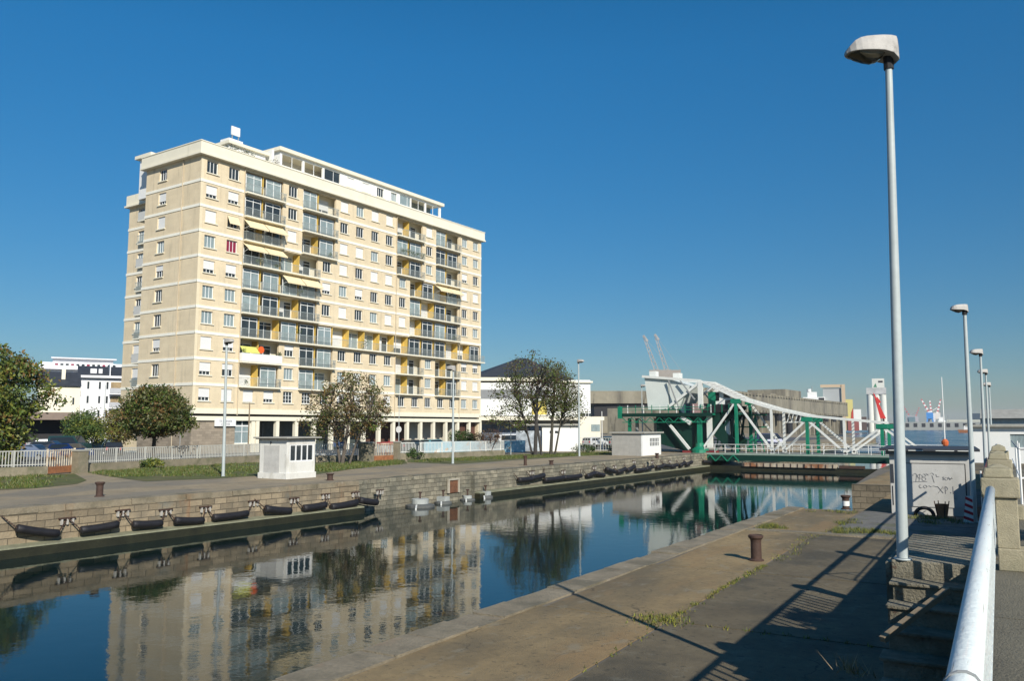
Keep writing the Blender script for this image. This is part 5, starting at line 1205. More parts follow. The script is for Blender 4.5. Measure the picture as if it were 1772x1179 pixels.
# left background buildings
rt = frame('balcony_block', 128, 150, 'white four storey apartment block with grey balconies, left of the tower block', 'apartment block')
D = 150; WB = M('cool_white_wall', (.76, .76, .78), .8, .03)
W_ = sx(92, D); b = MB(); b.box(sx(6, D), W_, 0, 12, 0, sz(652, D), WB); b.build('wall', rt)
b = MB(); b.extr([(-.5, sz(652, D)), (12.5, sz(652, D)), (6, sz(630, D))], 0, 0, W_, SLATE); b.box(-.3, W_, -.8, -.5, sz(654, D), sz(650, D), WB); b.build('roof', rt)
b = MB(); b.box(sx(50, D), sx(51.5, D), -.4, 6, sz(652, D), sz(628, D), WB); b.box(sx(20, D), sx(30, D), 1.5, 3, sz(645, D), sz(637, D), WB); b.box(sx(33, D), sx(39, D), 1.5, 3, sz(645, D), sz(637, D), WB); b.build('dormer', rt)
for r in range(4):
    zf = sz(656, D) - 2.6 - r * 2.6
    b = MB(); b.box(sx(51, D), W_ - .3, -1.4, 0, zf - .2, zf, WB); b.box(sx(51, D), W_ - .3, -1.45, -1.38, zf + .01, zf + .95, M('grey_balcony_panel', (.42, .43, .46), .6, .05)); bal = b.build('balcony', rt)
    b = MB(); b.box(sx(53, D), W_ - 1, -.05, -.005, zf + .2, zf + 2.1, M('ochre_loggia', (.30, .22, .12), .7, .3, 1)); b.build('glazed_door', bal)
    b = MB(); b.box(sx(-1, D), sx(6, D), -.8, 3, zf - .2, zf, WB); b.box(sx(-1, D), sx(5.8, D), -.85, -.8, zf + .01, zf + .9, MATS['grey_balcony_panel']); b.box(0, sx(5.8, D), .5, 3, zf + .01, zf + 2.4, M('pink_recess', (.35, .15, .18), .8, .1)); b.build('balcony', rt)
    for xx in (16, 34, 46):
        b = MB(); b.box(sx(xx, D), sx(xx + 3.2, D), -.04, 0, zf + .8, zf + 2.1, GLASS); b.build('window', rt)
rt = frame('modern_block', 62, 215, 'bright white modern apartment building with rounded top storeys behind the slate roofs', 'apartment block')
D = 215; W_ = sx(160, D); b = MB(); b.box(0, W_ * .78, 0, 14, 0, sz(637, D), WB); b.box(W_ * .02, W_ * .9, 1, 14, sz(637, D), sz(626, D), WB); b.box(W_ * .12, W_ * .72, 2, 14, sz(626, D), sz(619, D), WB); b.build('wall', rt)
b = MB(); b.box(-.5, W_ * .8, -1.5, 1, sz(639, D), sz(636.5, D), WB); b.box(W_ * .1, W_ * .75, .8, 3, sz(619, D), sz(617, D), WB); b.box(-.2, W_ * .78, -.9, -.8, sz(636, D), sz(632, D), WB); b.build('balcony_slab', rt)
for k in range(12):
    b = MB(); b.box(W_ * (.14 + k * .052), W_ * (.17 + k * .052), .95, .99, sz(635, D), sz(628, D), GLASS if k % 3 else REDC); b.build('window', rt)
rt = frame('slate_house', 60, 128, 'cream house with a dark slate roof and chimney behind the big left tree', 'house')
D = 128; b = MB(); b.box(0, sx(66, D), 0, 10, 0, sz(668, D), CREAM); b.build('wall', rt)
b = MB(); b.extr([(-.4, sz(668, D)), (10.4, sz(668, D)), (5, sz(640, D))], 0, -.3, sx(67, D), SLATE); rf = b.build('roof', rt)
b = MB(); b.box(sx(36, D), sx(42, D), 2, 3.4, sz(655, D), sz(637, D), CREAM); b.build('chimney', rf)
for k in range(3):
    b = MB(); b.box(sx(28 + k * 13, D), sx(31 + k * 13, D), -.05, 0, sz(700, D), sz(688, D), GLASS); b.build('window', rt)
rt = frame('flat_canopy', 30, 108, 'low building with a broad grey brown flat roof above the car park', 'building')
D = 108; b = MB(); b.box(0, sx(92, D), -2, 9, sz(727, D), sz(714, D), M('brown_grey_fascia', (.22, .17, .14), .8, .1)); b.build('roof', rt)
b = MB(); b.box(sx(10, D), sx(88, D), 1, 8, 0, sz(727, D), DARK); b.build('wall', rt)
rt = frame('advert_globe', 124, 112, 'white globe lamp with a blue panel at the car park edge', 'lamp')
b = MB(); b.tube([(0, 0, 0), (0, 0, 4.2)], .06, GALV, 6); b.build('pole', rt)
b = MB(); b.lathe([(.05, 4.2), (.3, 4.35), (.42, 4.65), (.3, 4.95), (.05, 5.05)], WHITE, n=12); b.build('globe', rt)
b = MB(); b.box(-.7, .1, -.1, -.03, 2.9, 4.0, M('blue_panel', (.12, .28, .50), .5, .05)); b.build('blue_panel', rt)
HAZE = True
# ================================================================== FENCES, GATES
FST = M('garden_wall_stone', (.23, .20, .14), .95, .2, 1.5, .3, 20, stain=[((.09, .10, .05), 1, .5, .65, .6)])
def fence(pts, label, hw=.55, hr=.95, mat=M('dull_white_railing', (.46, .46, .42), .7, .1, 2), rust=False, gap=.16):
    o = Vector((pts[0][0], pts[0][1], 0)); rt = empty('railing_fence', o, 0, label, 'fence', 'white bar railings on low stone walls')
    wl = MB(); rl = MB()
    for p, q in zip(pts[:-1], pts[1:]):
        A = Vector((p[0], p[1], 0)) - o; B = Vector((q[0], q[1], 0)) - o; t = (B - A); L = t.length; t.normalize(); n = Vector((-t.y, t.x, 0)) * .15
        wl.hexa([A - n, B - n, B + n, A + n] + [v + Vector((0, 0, hw)) for v in (A - n, B - n, B + n, A + n)], FST)
        up = Vector((0, 0, 1))
        for z in (hw + .12, hw + hr): rl.bar(A + up * z, B + up * z, .05, mat)
        s = 0.05
        while s < L: P = A + t * s; rl.bar(P + up * (hw + .02), P + up * (hw + hr), .045, mat, .045); s += gap
        s = 0
        while s < L: P = A + t * s; rl.bar(P + up * hw, P + up * (hw + hr + .04), .08, mat); s += 2.4
    wl.build('low_wall', rt); rl.build('bar_railing', rt); return rt
g = lambda px, py: gnd(px, py)[:2]
a0, a1, a2 = g(-60, 828), g(80, 823), g(127, 819)
b0, b1 = g(146, 817), g(270, 808)
fence([a0, a1], 'shaded white railing on a low wall at the foot of the big left tree')
fence([b0, g(345, 806)], 'white bar railing on a low wall between the rusty gate and the round tree')
fence([g(345, 806), g(450, 800)], 'long white bar railing on a low wall left of the guard booth')
fence([g(546, 801), g(618, 800)], 'grey white railing behind the branching autumn tree right of the guard booth', mat=BWHITE)
fence([g(690, 796), g(786, 793)], 'grey railing on a low wall before the parked cars and the arcade', mat=BWHITE)
fence([g(786, 793), g(872, 789)], 'grey railing on a low wall in front of the colourful hoarding', mat=BWHITE)
fence([g(1003, 783), g(1090, 783)], 'tall white paling fence left of the hut by the bridge', hw=.12, hr=1.5, gap=.3)
def gate(pts, label):
    o = Vector((pts[0][0], pts[0][1], 0)); rt = empty('rusty_gate', o, 0, label, 'gate', 'rusted white gates in the quay fence')
    B = Vector((pts[1][0], pts[1][1], 0)) - o; t = B.normalized(); L = B.length; up = Vector((0, 0, 1)); b = MB()
    n = Vector((-t.y, t.x, 0)) * .03
    b.hexa([-n + up * .08, B - n + up * .08, B + n + up * .08, n + up * .08, -n + up * .5, B - n + up * .5, B + n + up * .5, n + up * .5], RUST); b.build('lower_panel', rt)
    b = MB(); s = .05; GM_ = M('rust_streaked_white', (.60, .52, .40), .8, .3, 3, stain=[((.32, .13, .05), 2, .5, .62, .8)])
    while s < L: b.bar(t * s + up * .5, t * s + up * 1.55, .05, GM_); s += .22
    b.bar(up * 1.5, B + up * 1.5, .06, GM_); b.bar(up * .08, up * 1.6, .09, GM_); b.bar(B + up * .08, B + up * 1.6, .09, GM_); b.build('bars', rt)
gate([a1, a2], 'rusty gate of white bars at the left edge of the photo beside a stone pillar')
gate([g(645, 800), g(681, 798)], 'rusty gate of white bars between stone pillars right of the autumn tree')
def pillar(px, py, w_, h, label):
    x, y, _ = gnd(px, py); rt = empty('gate_pillar', (x, y, 0), R(8), label, 'pillar', 'stone pillars of the quay gates'); b = MB(); b.box(-w_ / 2, w_ / 2, -w_ / 2, w_ / 2, 0, h, FST); b.build('shaft', rt)
    b = MB(); b.box(-w_ / 2 - .05, w_ / 2 + .05, -w_ / 2 - .05, w_ / 2 + .05, h, h + .1, CONC); b.build('cap', rt)
pillar(136, 819, .75, 1.4, 'stone pillar right of the left hand rusty gate')
pillar(634, 801, .9, 1.6, 'dark stone pillar left of the gate by the autumn tree')
pillar(687, 798, .45, 1.6, 'narrow stone pillar right of the gate by the autumn tree')
# painted hoarding
x0_, y0_ = g(735, 789); rt = empty('painted_hoarding', (x0_ - 1.5, y0_ + 2, 0), math.atan2(g(872, 785)[1] - y0_, g(872, 785)[0] - x0_), 'long low hoarding painted light blue with coloured patches behind the grey railing', 'hoarding')
b = MB(); b.box(0, 14.5, 0, .06, 0, 1.35, M('light_blue_hoarding', (.22, .42, .52), .7, .2, .7, stain=[((.55, .28, .08), 1.1, .60, .64, .9), ((.70, .72, .70), .9, .60, .66, .9)])); b.build('board', rt)
x0_, y0_ = g(640, 792); rt = empty('striped_awning', (-60.5, 74, 0), FAC, 'red and pale shop stall counter in front of the arcade', 'stall')
b = MB(); b.box(0, 6, 0, .8, .9, 1.2, M('stall_red', (.35, .06, .06), .6, .1)); b.build('counter_top', rt); b = MB(); b.box(0, 6, .1, .7, 0, .9, M('stall_grey', (.35, .40, .42), .7, .1)); b.build('counter', rt)

# ================================================================== CARS
def car(px, D, rz, col, label, kind='hatch', py=None, z=0.0):
    x, y, _ = atD(px, 760, D); rt = empty('parked_car', (x, y, z + .006), rz, label, 'car', 'cars parked behind the quay fence')
    cm = M('car_paint_%s' % '_'.join(str(int(c * 100)) for c in col), col, .25, .0, metal=.2)
    L = 4.1; Wd = .84
    if kind == 'van': prof = [(0, .35), (0, 1.0), (.15, 1.9), (3.1, 1.95), (3.75, 1.15), (4.3, 1.0), (4.4, .35)]; win = [(.35, 1.15), (.45, 1.75), (3.0, 1.8), (3.55, 1.18)]
    elif kind == 'sedan': prof = [(0, .35), (0, .95), (.75, 1.0), (1.25, 1.38), (2.5, 1.42), (3.2, 1.0), (4.1, .85), (4.2, .35)]; win = [(.95, 1.0), (1.32, 1.32), (2.45, 1.36), (3.02, 1.0)]
    else: prof = [(0, .35), (0, .9), (.25, 1.4), (2.3, 1.45), (3.05, .98), (3.85, .82), (3.95, .35)]; win = [(.3, .95), (.45, 1.34), (2.25, 1.38), (2.85, .98)]
    top = max(p[1] for p in prof); b = MB(); k = b.mi(cm); n = len(prof)
    for s in (-1, 1):
        for p in prof: b.v.append((p[0] - 2, s * (Wd - (.13 if p[1] > 1.1 else 0)), p[1]))
    b.f += [tuple(range(n)), tuple(range(2 * n - 1, n - 1, -1))]; b.m += [k, k]
    for a in range(n): c = (a + 1) % n; b.f.append((c, a, n + a, n + c)); b.m.append(k)
    b.build('body', rt, bevel=.05)
    b = MB()
    for s in (-1, 1):
        yy = s * (Wd - .035); yt = s * (Wd - .12)
        b.poly([(win[0][0] - 2, yy + s * .02, win[0][1]), (win[3][0] - 2, yy + s * .02, win[3][1]), (win[2][0] - 2, yt + s * .02, win[2][1]), (win[1][0] - 2, yt + s * .02, win[1][1])][::s], CARGL)
    q = [p for p in prof if p[1] > .8]; fx, bx = win[3][0] - 2, win[0][0] - 2
    i2 = prof.index(max(prof, key=lambda p: (p[1], p[0]))); pt, pf = prof[i2], prof[i2 + 1]
    b.poly([(pf[0] - 2 - .02, -.72, pf[1] + .04), (pf[0] - 2 - .02, .72, pf[1] + .04), (pt[0] - 2 + .04, .62, pt[1] - .02), (pt[0] - 2 + .04, -.62, pt[1] - .02)], CARGL)
    b.poly([(prof[1][0] - 2 - .015 + (.05 if kind != 'sedan' else .75), .7, prof[1][1] + .08), (prof[1][0] - 2 - .015 + (.05 if kind != 'sedan' else .75), -.7, prof[1][1] + .08), (prof[i2 - 1][0] - 2 - .03, -.62, prof[i2 - 1][1] - .04), (prof[i2 - 1][0] - 2 - .03, .62, prof[i2 - 1][1] - .04)], CARGL)
    b.build('window', rt)
    for xx in (.75, 3.2):
        for s in (-1, 1):
            b = MB(); b.tube([(xx - 2, s * .68, .31), (xx - 2, s * .86, .31)], .31, TYRE, 16); w = b.build('wheel', rt)
            b = MB(); b.tube([(xx - 2, s * .855, .31), (xx - 2, s * .875, .31)], .19, RIM, 12); b.build('rim', w)
    for s in (-1, 1):
        b = MB(); e = prof[-2][0] - 2; b.box(e - .05, e + .03, s * .55 - .14, s * .55 + .14, .62, .76, WHITE); b.build('headlight', rt)
        b = MB(); b.box(-2.03, -1.98, s * .62 - .09, s * .62 + .09, .65, .9, RED); b.build('tail_light', rt)
car(118, 92, .4, (.02, .06, .06), 'dark green van in the car park behind the rusty gate', 'van')
car(124, 76, .2, (.01, .03, .12), 'navy blue car just behind the stone gate pillar', 'hatch')
car(180, 100, .9, (.10, .20, .30), 'light blue estate car in the row behind the small bush tree', 'sedan')
car(196, 84, 2.6, (.01, .01, .015), 'black car behind the railing left of the round tree', 'hatch')
car(78, 104, 1.0, (.35, .36, .38), 'silver car half hidden by the big left tree', 'sedan')
car(55, 72, .5, (.16, .20, .28), 'blue grey car behind the shaded railing under the big left tree', 'sedan')
car(712, 97, FAC, (.02, .025, .025), 'black saloon parked before the arcade columns', 'sedan')
car(752, 99, FAC, (.10, .25, .28), 'teal blue car parked right of the black saloon', 'hatch')
car(880, 112, 1.1, (.70, .70, .70), 'white van behind the left bare tree', 'van')
car(1052, 125, 1.4, (.03, .06, .06), 'dark car in the car park before the bunker', 'sedan')
car(1078, 118, 1.2, (.40, .42, .42), 'silver car in the car park near the hut', 'hatch')
car(1030, 120, 1.3, (.65, .66, .66), 'white car in the car park behind the paling fence', 'hatch')
car(1330, 125, YAW, (.01, .02, .06), 'dark blue van seen through the bridge truss', 'van')
car(90, 88, .6, (.06, .06, .07), 'dark hatchback in front of the dark green van', 'hatch')

# ================================================================== TREES
LEAFM = {}
def leafmat(n, col):
    return M('leaf_' + n, col, .6, .35, 1.2)
def rnd3(rng):
    while True:
        v = rng.uniform(-1, 1, 3)
        if (v * v).sum() < 1: return v
def tree(name, x, y, trunks, blobs, nleaf, size, mats, weights, label, barkcol=(.07, .055, .04), seed=1, dens=.33, twig=True, grp=None, clump=46, z=0.0):
    """trunks: list of (dx,dy,lean) ; blobs: (cx,cy,cz,rx,ry,rz)"""
    rg = np.random.default_rng(seed); rt = empty(name, (x, y, z), 0, label, 'tree', grp)
    bark = M('bark_%d' % int(barkcol[0] * 1000), barkcol, .9, .3, 4, .2, 20)
    vol = np.array([b_[3] * b_[4] * b_[5] for b_ in blobs]); vol = vol / vol.sum()
    ncl = max(10, nleaf // clump); cl = []
    for _ in range(ncl):
        b_ = blobs[rg.choice(len(blobs), p=vol)]; v = rnd3(rg); r_ = np.linalg.norm(v); v = v / max(r_, 1e-3) * (r_ ** .55) * rg.choice([1.0, 1.0, .95, 1.12, 1.2])
        cl.append(np.array(b_[:3]) + v * np.array(b_[3:]))
    cl = np.array(cl)
    # wood
    b = MB(); tops = []
    for (dx, dy, r0, h, lx, ly) in trunks:
        pts = [Vector((dx, dy, -.1)), Vector((dx + lx * .3, dy + ly * .3, h * .35)), Vector((dx + lx * .6, dy + ly * .6, h * .7)), Vector((dx + lx, dy + ly, h))]
        b.tube(pts, [r0, r0 * .8, r0 * .6, r0 * .35], bark, 8); tops.append(pts)
    if twig:
        idx = rg.choice(len(cl), min(len(cl), 90), replace=False)
        for i in idx:
            c = Vector(cl[i]); pts = min(tops, key=lambda P: (P[2].xy - c.xy).length); f = min(1, max(.2, (c.z / max(pts[-1].z, .1)) * .75))
            k = f * 3; j = min(2, int(k)); s = pts[j].lerp(pts[j + 1], k - j); m = s.lerp(c, .5) + Vector((rg.normal(0, .15), rg.normal(0, .15), .25))
            b.tube([s, m, c], [trunks[0][2] * .28, trunks[0][2] * .16, .015], bark, 5, caps=False)
    b.build('trunk', rt)
    per = nleaf // ncl; N = per * ncl; C = np.repeat(cl, per, 0) + rg.normal(0, dens, (N, 3)) * np.array([1, 1, .8])
    a = rg.normal(0, 1, (N, 3)); a /= np.linalg.norm(a, axis=1)[:, None]; t = rg.normal(0, 1, (N, 3)); c = np.cross(a, t); c /= np.linalg.norm(c, axis=1)[:, None]
    s = size * rg.uniform(.6, 1.3, (N, 1)); V = np.stack([C - a * s, C + c * s * .5, C + a * s, C - c * s * .5], 1).reshape(-1, 3)
    me = bpy.data.meshes.new('crown'); me.vertices.add(4 * N); me.vertices.foreach_set('co', V.ravel()); me.loops.add(4 * N); me.loops.foreach_set('vertex_index', np.arange(4 * N, dtype=np.int32))
    me.polygons.add(N); me.polygons.foreach_set('loop_start', np.arange(0, 4 * N, 4, dtype=np.int32)); me.polygons.foreach_set('loop_total', np.full(N, 4, dtype=np.int32))
    for m_ in mats: me.materials.append(m_)
    cw = rg.choice(len(mats), ncl, p=weights); mi = np.repeat(cw, per); alt = rg.choice(len(mats), N, p=weights); mi = np.where(rg.random(N) < .3, alt, mi)
    me.polygons.foreach_set('material_index', mi.astype(np.int32)); me.update(); me.validate()
    o = bpy.data.objects.new('crown', me); COL.objects.link(o); o.parent = rt
    return rt
G1 = leafmat('deep_green', (.034, .062, .010)); G2 = leafmat('mid_green', (.075, .11, .014)); G3 = leafmat('yellow_green', (.16, .17, .022)); BR = leafmat('autumn_brown', (.15, .09, .025)); OL = leafmat('olive', (.085, .085, .022)); DKR = leafmat('dark_russet', (.06, .035, .018)); BUSHG = leafmat('bush_green', (.045, .085, .015))
tx, ty, _ = atD(-70, 760, 52)
tree('broadleaf_tree', tx, ty, [(0, 0, .25, 5, .2, .1), (-1.5, .5, .2, 4, -.8, 0)], [(0.0, 0, 6.6, 3.4, 3.2, 1.7), (1.6, 1.3, 5.2, 3.3, 3.2, 1.6), (-2, .5, 4.2, 3.2, 3, 2.2), (.6, .4, 2.6, 3.4, 3.0, 1.9), (-1, 0, 7.2, 2.0, 2.0, 1.0), (1.0, .2, 1.2, 2.6, 2.2, 1.2), (-2, -1, 1.0, 2.4, 2, 1.1), (2.0, .2, 1.5, 1.8, 1.6, 1.4), (2.6, 1.0, 3.6, 1.7, 1.6, 1.5)], 42000, .13, [G1, G2, G3, BR], [.24, .32, .35, .09],
     'large dense green tree with yellowing patches at the left edge of the photo', seed=3, dens=.30)
tx, ty, _ = gnd(264, 809)
tree('round_tree', tx, ty, [(0, 0, .20, 3.2, .1, 0)], [(0.1, 0, 4.2, 2.3, 2.1, 1.5), (-.9, 0, 3.3, 1.7, 1.7, .9), (1.3, 0.2, 3.4, 1.5, 1.7, .9), (.2, 0, 5.1, 1.4, 1.5, .8), (-.9, .2, 4.7, 1.0, 1.0, .7)], 20000, .12, [OL, G2, G1, BR], [.42, .26, .20, .12],
     'compact round olive green tree beside the railing in front of the tower block', seed=5, dens=.26)
tx, ty, _ = gnd(592, 804)
tree('autumn_tree', tx, ty, [(0, 0, .16, 5.2, .9, .2), (-.35, .2, .12, 5, -1.4, 0), (.6, .1, .10, 4.2, 1.6, .6)], [(.6, .3, 6.0, 2.2, 2.0, 1.2), (-1.4, .1, 4.6, 2.0, 1.8, 1.4), (1.9, .8, 4.4, 1.7, 1.7, 1.6), (.3, 0, 3.4, 2.8, 2.0, 1.3), (-2.6, -.3, 3.2, 1.2, 1.2, 1.2)], 9000, .10, [OL, BR, DKR, G2], [.42, .22, .2, .16],
     'loose autumn tree with several thin trunks right of the guard booth', (.12, .10, .08), seed=8, dens=.24, clump=26)
tx, ty, _ = gnd(926, 789)
tree('airy_tree', tx, ty, [(0, 0, .22, 8.2, .2, .4), (.45, .6, .15, 7, -1.2, -.3), (-.4, .2, .12, 6.5, -1.8, -.5)], [(-.2, 0, 8.7, 2.7, 2.6, 1.3), (-1.8, -.6, 6.6, 2.4, 2.4, 1.5), (.8, .6, 6.8, 2.2, 2.2, 1.5), (-2.2, -.6, 4.0, 2.4, 2.4, 1.3), (0, 0, 10.2, 1.1, 1.1, .5)], 7000, .11, [DKR, OL, G2], [.3, .4, .3],
     'taller sparse dark tree of the bare pair, on the left by the white shelter', (.05, .045, .04), seed=12, dens=.30, clump=20)
tx, ty, _ = gnd(953, 788)
tree('airy_tree', tx, ty, [(0, 0, .2, 7, .2, .6), (.3, .3, .12, 6, 1.0, 1.0)], [(.2, .8, 8.2, 1.7, 1.7, 1.2), (.6, 1.3, 6.4, 2.1, 2.1, 1.6), (1.0, 1.8, 4.8, 1.9, 1.9, 1.3), (.2, .8, 5.4, 1.5, 1.5, 1.6)], 6500, .11, [OL, G2, DKR], [.45, .4, .15],
     'wider sparse tree of the bare pair, on the right by the white shelter', (.06, .055, .04), seed=13, dens=.30, clump=20)
tx, ty, _ = atD(146, 760, 98)
tree('bushy_tree', tx, ty, [(0, 0, .15, 2, 0, 0)], [(0, 0, 3.2, 2.2, 2, 1.4), (.6, 0, 2.2, 2.4, 2, 1.2)], 9000, .13, [BUSHG, G2, G3], [.5, .3, .2], 'small bright green tree in the car park left of the round tree', seed=21, dens=.3)
tx, ty, _ = atD(206, 760, 88)
tree('bushy_tree', tx, ty, [(0, 0, .12, 2.5, 0, 0)], [(0, 0, 3.6, 1.5, 1.5, 1.2), (.1, 0, 2.4, 1.4, 1.5, 1.0)], 4000, .12, [G3, OL, BR], [.4, .3, .3], 'yellowish young tree just left of the round tree', seed=22, dens=.3, clump=20)
tx, ty, _ = gnd(846, 790)
tree('sapling', tx, ty, [(0, 0, .07, 1.8, .3, 0), (0, 0, .06, 1.8, -.7, 0), (0, 0, .05, 1.9, .9, .5)], [(0, 0, 2.0, 1.4, 1.4, .7)], 700, .06, [DKR, BR], [.5, .5], 'bare branching sapling in the grass before the painted hoarding', (.09, .05, .04), seed=23, dens=.2, clump=6)
tx, ty, _ = atD(800, 760, 96)
tree('hedge_bush', tx, ty, [(0, 0, .05, .8, 0, 0)], [(0, 0, 1.6, 1.6, .7, .7), (2.0, .2, 1.5, 1.4, .7, .6)], 3000, .1, [BUSHG, G1], [.5, .5], 'dark hedge before the brown shop front at the right end of the arcade', seed=24, dens=.2)
for px, py, r_, lab, sd in ((262, 812, .9, 'bright green shrub at the foot of the round tree', 31), (-9999, 0, 0, '', 0)):
    if px < 0: continue
    tx, ty, _ = gnd(px, py)
    tree('leafy_shrub', tx, ty, [(0, 0, .03, .3, 0, 0)], [(0, 0, .35, r_, .5, .3)], 1500, .07, [BUSHG, G3], [.5, .5], lab, seed=sd, dens=.12, twig=False)
for px, D, h_, lab, sd in ((1010, 103, .5, 'low green shrub at the foot of the paling fence', 41), (1070, 101, .5, 'dark low shrub against the grey hut', 42), (712, 86, .45, 'small shrub behind the railing before the black saloon', 43)):
    tx, ty, _ = atD(px, 770, D - 10)
    tree('leafy_shrub', tx, ty, [(0, 0, .03, .3, 0, 0)], [(0, 0, h_, 1.3, .6, h_ * .7)], 900, .08, [G1, BUSHG], [.5, .5], lab, seed=sd, dens=.15, twig=False)
for k, (yy, hh) in enumerate(((11.3, .80), (9.6, .70))):  # unseen leaf balls added right of the frame to throw rounded shadows on the quay
    tree('shadow_shrub', .95 + k * .35, yy, [(0, 0, .04, .45, 0, 0)], [(0, 0, hh, .46, .46, .44)], 7000, .03, [G1, BUSHG], [.5, .5], '%s of two unseen shrub shapes added to cast round shadows, right of the frame' % ('farther', 'nearer')[k], seed=51 + k, dens=.05, twig=False, z=1.68, grp='unseen shadow casters added beside the promenade')

# ---------------------------------------------------------------- balcony plants and roof plants as parts
def plants(parent, pts, mats, seed=1, n=60, s=.09):
    rg = np.random.default_rng(seed); b = MB()
    for (px, py, pz, r_) in pts:
        for _ in range(n):
            c = np.array((px, py, pz)) + rg.normal(0, r_ / 2, 3); a = rg.normal(0, 1, 3); a /= np.linalg.norm(a); t = np.cross(a, rg.normal(0, 1, 3)); t /= np.linalg.norm(t)
            b.poly([c - a * s, c + t * s * .5, c + a * s, c - t * s * .5], mats[rg.integers(len(mats))])
    b.build('plants', parent)['kind'] = 'stuff'
pp = []
rng = random.Random(4)
for q in range(7): pp.append((11.5 * BAY + .6 + q * .75 - BAY * .4, -.35, zr(1) + .7, .4))
pp += [(2.5 * BAY + .5, -.3, zr(3) + .6, .35), (3.6 * BAY, -.3, zr(3) + .5, .3), (4.9 * BAY, -.2, zr(4) + .7, .4), (5.0 * BAY, .2, zr(6) + 1.4, .45), (9 * BAY, .0, zr(6) + 1.2, .5), (8.8 * BAY, -.3, zr(6) + .6, .4), (2.3 * BAY, -.3, zr(8) + .5, .3), (6.6 * BAY, -.3, zr(2) + .5, .3), (14.2 * BAY, -.3, zr(8) + .5, .35), (15.5 * BAY, -.3, zr(5) + .5, .35), (2.1 * BAY, -.3, zr(7) + 1.2, .3), (3.9 * BAY, -.3, zr(7) + 1.2, .3)]
plants(bld, pp, [G1, BUSHG, G2])
plants(bld, [(3.8 + q * .55, .6, ROOF + 1.95, .5) for q in range(7)] + [(11.0, .9, ROOF + 2.2, .5), (9.6, .8, ROOF + 1.9, .3)], [G1, OL, DKR], 2)

# ================================================================== GRASS AND WEEDS
def blades(name, pts, n, h, spread, mats, kind='stuff', seed=1, lean=.4, w_=.012):
    rg = np.random.default_rng(seed); b = MB()
    for (x, y, z, r_, k) in pts:
        m = int(n * k)
        for _ in range(m):
            X = x + rg.normal(0, r_ * .5); Y = y + rg.normal(0, r_ * .5 * spread); hh = h * rg.uniform(.4, 1.2); a = rg.uniform(0, 6.28); dx = math.cos(a); dy = math.sin(a); lx = rg.normal(0, lean) * hh; ly = rg.normal(0, lean) * hh
            b.poly([(X - dx * w_, Y - dy * w_, z), (X + dx * w_, Y + dy * w_, z), (X + lx, Y + ly, z + hh)], mats[rg.integers(len(mats))])
    return tag(b.build(name), kind=kind)
WG1 = M('weed_green', (.075, .10, .018), .7, .3, 3); WG2 = M('weed_dull', (.16, .13, .05), .8, .3, 3); WG3 = M('weed_yellow', (.24, .24, .03), .7, .2, 3)
pts = []
rng = random.Random(9)
y = 9.5
while y < 18.5:
    dn = 1.0 if y > 12.3 else .15
    pts.append((-4.55 + rng.uniform(-.05, .05), y, .0, .07, dn * rng.choice([.05, .2, .5, 1.1]))); y += .12
for k in range(14): pts.append((-4.75 + rng.uniform(-.35, .35), 12.6 + rng.uniform(-.25, .25), 0, .22, 1.2))
for k in range(10): pts.append((-4.2 + k * .28, 12.55 + rng.uniform(-.04, .04), 0, .06, .3))
for k in range(10): pts.append((-4.55 + rng.uniform(-.15, .3), 19.5 + k * .5, 0, .2, .7))
for k in range(16): pts.append((-4.4 + k * .27, 24.8 + rng.uniform(-.1, .1), 0.0, .16, .7))
blades('joint_weeds', pts, 36, .055, 1.5, [WG1, WG1, WG2, WG3], seed=2, w_=.009)
pts = []
for k in range(9): pts.append((-5.8 + rng.uniform(-.4, .4), 25.4 + rng.uniform(-.4, .5), 0, .22, .9))
for k in range(16): pts.append((-3.4 + rng.uniform(-.8, .8), 25.5 + rng.uniform(-.35, .7), 0, .25, .9))
for k in range(6): pts.append((-4.2 + rng.uniform(-.25, .25), 28.0 + rng.uniform(-.8, .8), 0, .2, .5))
for k in range(7): pts.append((-5 + rng.uniform(-.9, .5), 31 + rng.uniform(-.3, .3), 0, .2, .4))
for k in range(14): pts.append((-1.9 + rng.uniform(-.8, .8), 30.0 + rng.uniform(-1.0, 1.0), 0, .3, .6))
blades('flowering_weeds', pts, 90, .11, 1, [WG1, WG2, WG3, WG1, WG1], seed=3, w_=.008)
pts = [(-1.15 + rng.uniform(-.15, .1), 8.15 + rng.uniform(-.4, .5), .5 + rng.uniform(-.1, .4), .12, 1) for _ in range(7)]
blades('dry_weeds', pts[:4], 16, .15, 1, [M('dry_straw', (.32, .25, .15), .8, .2, 3), WG2], seed=4, lean=.6, w_=.006)
# grass banks on the left side
b = MB()
def strip(near, far, z=.012):
    for (p, q), (r_, s) in zip(zip(near[:-1], near[1:]), zip(far[:-1], far[1:])): b.poly([(*p, z), (*q, z), (*s, z), (*r_, z)], GRASSB)
strip([g(-300, 862), g(60, 846), g(135, 838), g(150, 832)], [g(-300, 836), g(70, 824), g(118, 821), g(128, 820)])
strip([g(180, 824), g(250, 834), g(375, 829), g(450, 824)], [g(150, 818), g(250, 810), g(360, 803), g(450, 801)])
strip([g(545, 822), g(600, 814), g(660, 806), g(705, 803)], [g(545, 801), g(600, 801), g(660, 798), g(700, 796)])
strip([g(705, 801), g(790, 804), g(900, 796), g(1000, 790), g(1086, 787)], [g(705, 796), g(790, 792), g(872, 788), g(1000, 783), g(1086, 781)])
tag(b.build('grass'), kind='structure')
rg = np.random.default_rng(77); pts = []
def fill(quad, n):
    A, B, C__, D__ = [np.array(v) for v in quad]
    for _ in range(n):
        u, v = rg.random(2); P = (A * (1 - u) + B * u) * (1 - v) + (D__ * (1 - u) + C__ * u) * v; pts.append((P[0], P[1], .01, .5, .5 + rg.random()))
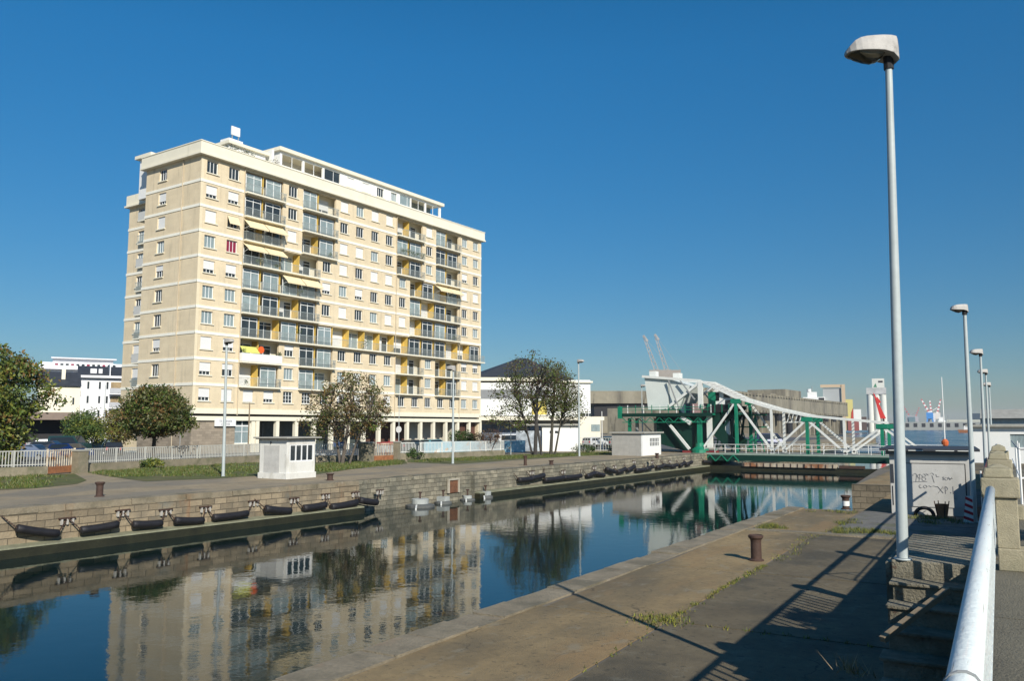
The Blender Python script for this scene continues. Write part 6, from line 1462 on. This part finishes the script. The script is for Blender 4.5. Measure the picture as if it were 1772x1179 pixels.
fill((g(-200, 858), g(70, 845), g(110, 822), g(-200, 832)), 130)
fill((g(190, 826), g(440, 826), g(440, 802), g(160, 817)), 260)
fill((g(548, 820), g(690, 804), g(690, 798), g(548, 803)), 240)
fill((g(720, 802), g(1050, 788), g(1050, 783), g(720, 796)), 260)
blades('grass_tufts', pts, 26, .17, 1, [leafmat('grass_a', (.09, .12, .02)), leafmat('grass_b', (.14, .13, .035)), leafmat('grass_c', (.06, .10, .015))], seed=5, w_=.03)
# haze
HZ = bpy.data.materials.new('haze_air'); HZ.use_nodes = True; t = HZ.node_tree; t.nodes.remove(t.nodes['Principled BSDF'])
pv = t.nodes.new('ShaderNodeVolumePrincipled'); pv.inputs['Color'].default_value = (.80, .88, 1, 1); pv.inputs['Density'].default_value = .0001; pv.inputs['Anisotropy'].default_value = .0
t.links.new(pv.outputs[0], t.nodes['Material Output'].inputs['Volume'])
b = MB(); b.box(-4100, 4100, -320, 6100, -9.2, 75, HZ)
if HAZE: tag(b.build('haze'), kind='stuff')
# ---------------------------------------------------------------- every countable piece becomes a part of its own
def split_parts(o, most=24):
    me = o.data; nv = len(me.vertices)
    if nv > 6000 or o.modifiers and False: return
    par = list(range(nv))
    def fd(a):
        while par[a] != a: par[a] = par[par[a]]; a = par[a]
        return a
    for e_ in me.edges:
        a, c = fd(e_.vertices[0]), fd(e_.vertices[1])
        if a != c: par[a] = c
    isl = {}; root = [fd(i) for i in range(nv)]
    for i, r_ in enumerate(root): isl.setdefault(r_, []).append(i)
    k = len(isl)
    if k < 2 or k > 400: return
    co = np.array([v.co[:] for v in me.vertices]); keys = list(isl); lo = np.array([co[isl[q]].min(0) for q in keys]); hi = np.array([co[isl[q]].max(0) for q in keys])
    size = (hi - lo).max(1); gap = np.maximum(0, np.maximum(lo[:, None] - hi[None], lo[None] - hi[:, None]))
    near = np.sqrt((gap ** 2).sum(2)) <= np.maximum(.02, .5 * np.maximum(size[:, None], size[None]))
    grp = list(range(k))
    def fg(a):
        while grp[a] != a: a = grp[a]
        return a
    for a, c in zip(*np.nonzero(np.triu(near, 1))):
        x, y = fg(a), fg(c)
        if x != y: grp[x] = y
    pc = {}
    for a in range(k): pc.setdefault(fg(a), []).append(a)
    if len(pc) < 2 or len(pc) > most: return
    g_of = {keys[a]: fg(a) for a in range(k)}
    parts = {}
    for p in me.polygons: parts.setdefault(g_of[root[p.vertices[0]]], []).append(p)
    for n_, (gk, polys) in enumerate(parts.items()):
        used = {}; vs = []; fs = []; ms = []; sm = []
        for p in polys:
            f_ = []
            for v in p.vertices:
                if v not in used: used[v] = len(vs); vs.append(tuple(co[v]))
                f_.append(used[v])
            fs.append(f_); ms.append(p.material_index); sm.append(p.use_smooth)
        nm = bpy.data.meshes.new(o.name.split('.')[0]); nm.from_pydata(vs, [], fs)
        for m_ in me.materials: nm.materials.append(m_)
        nm.polygons.foreach_set('material_index', ms); nm.polygons.foreach_set('use_smooth', sm); nm.update()
        if n_ == 0: o.data = nm
        else:
            c = o.copy(); c.data = nm; COL.objects.link(c)
            for ch in []: pass
for o in list(COL.objects):
    if o.type == 'MESH' and o.parent and not o.get('kind') and not o.children and o.data.users == 1 and o.name.split('.')[0] not in ('crown', 'chain', 'wire_tie', 'lettering', 'plants', 'bracket_plate', 'bar_railing'):
        split_parts(o, 60 if o.name.startswith('rail_post') else 24)
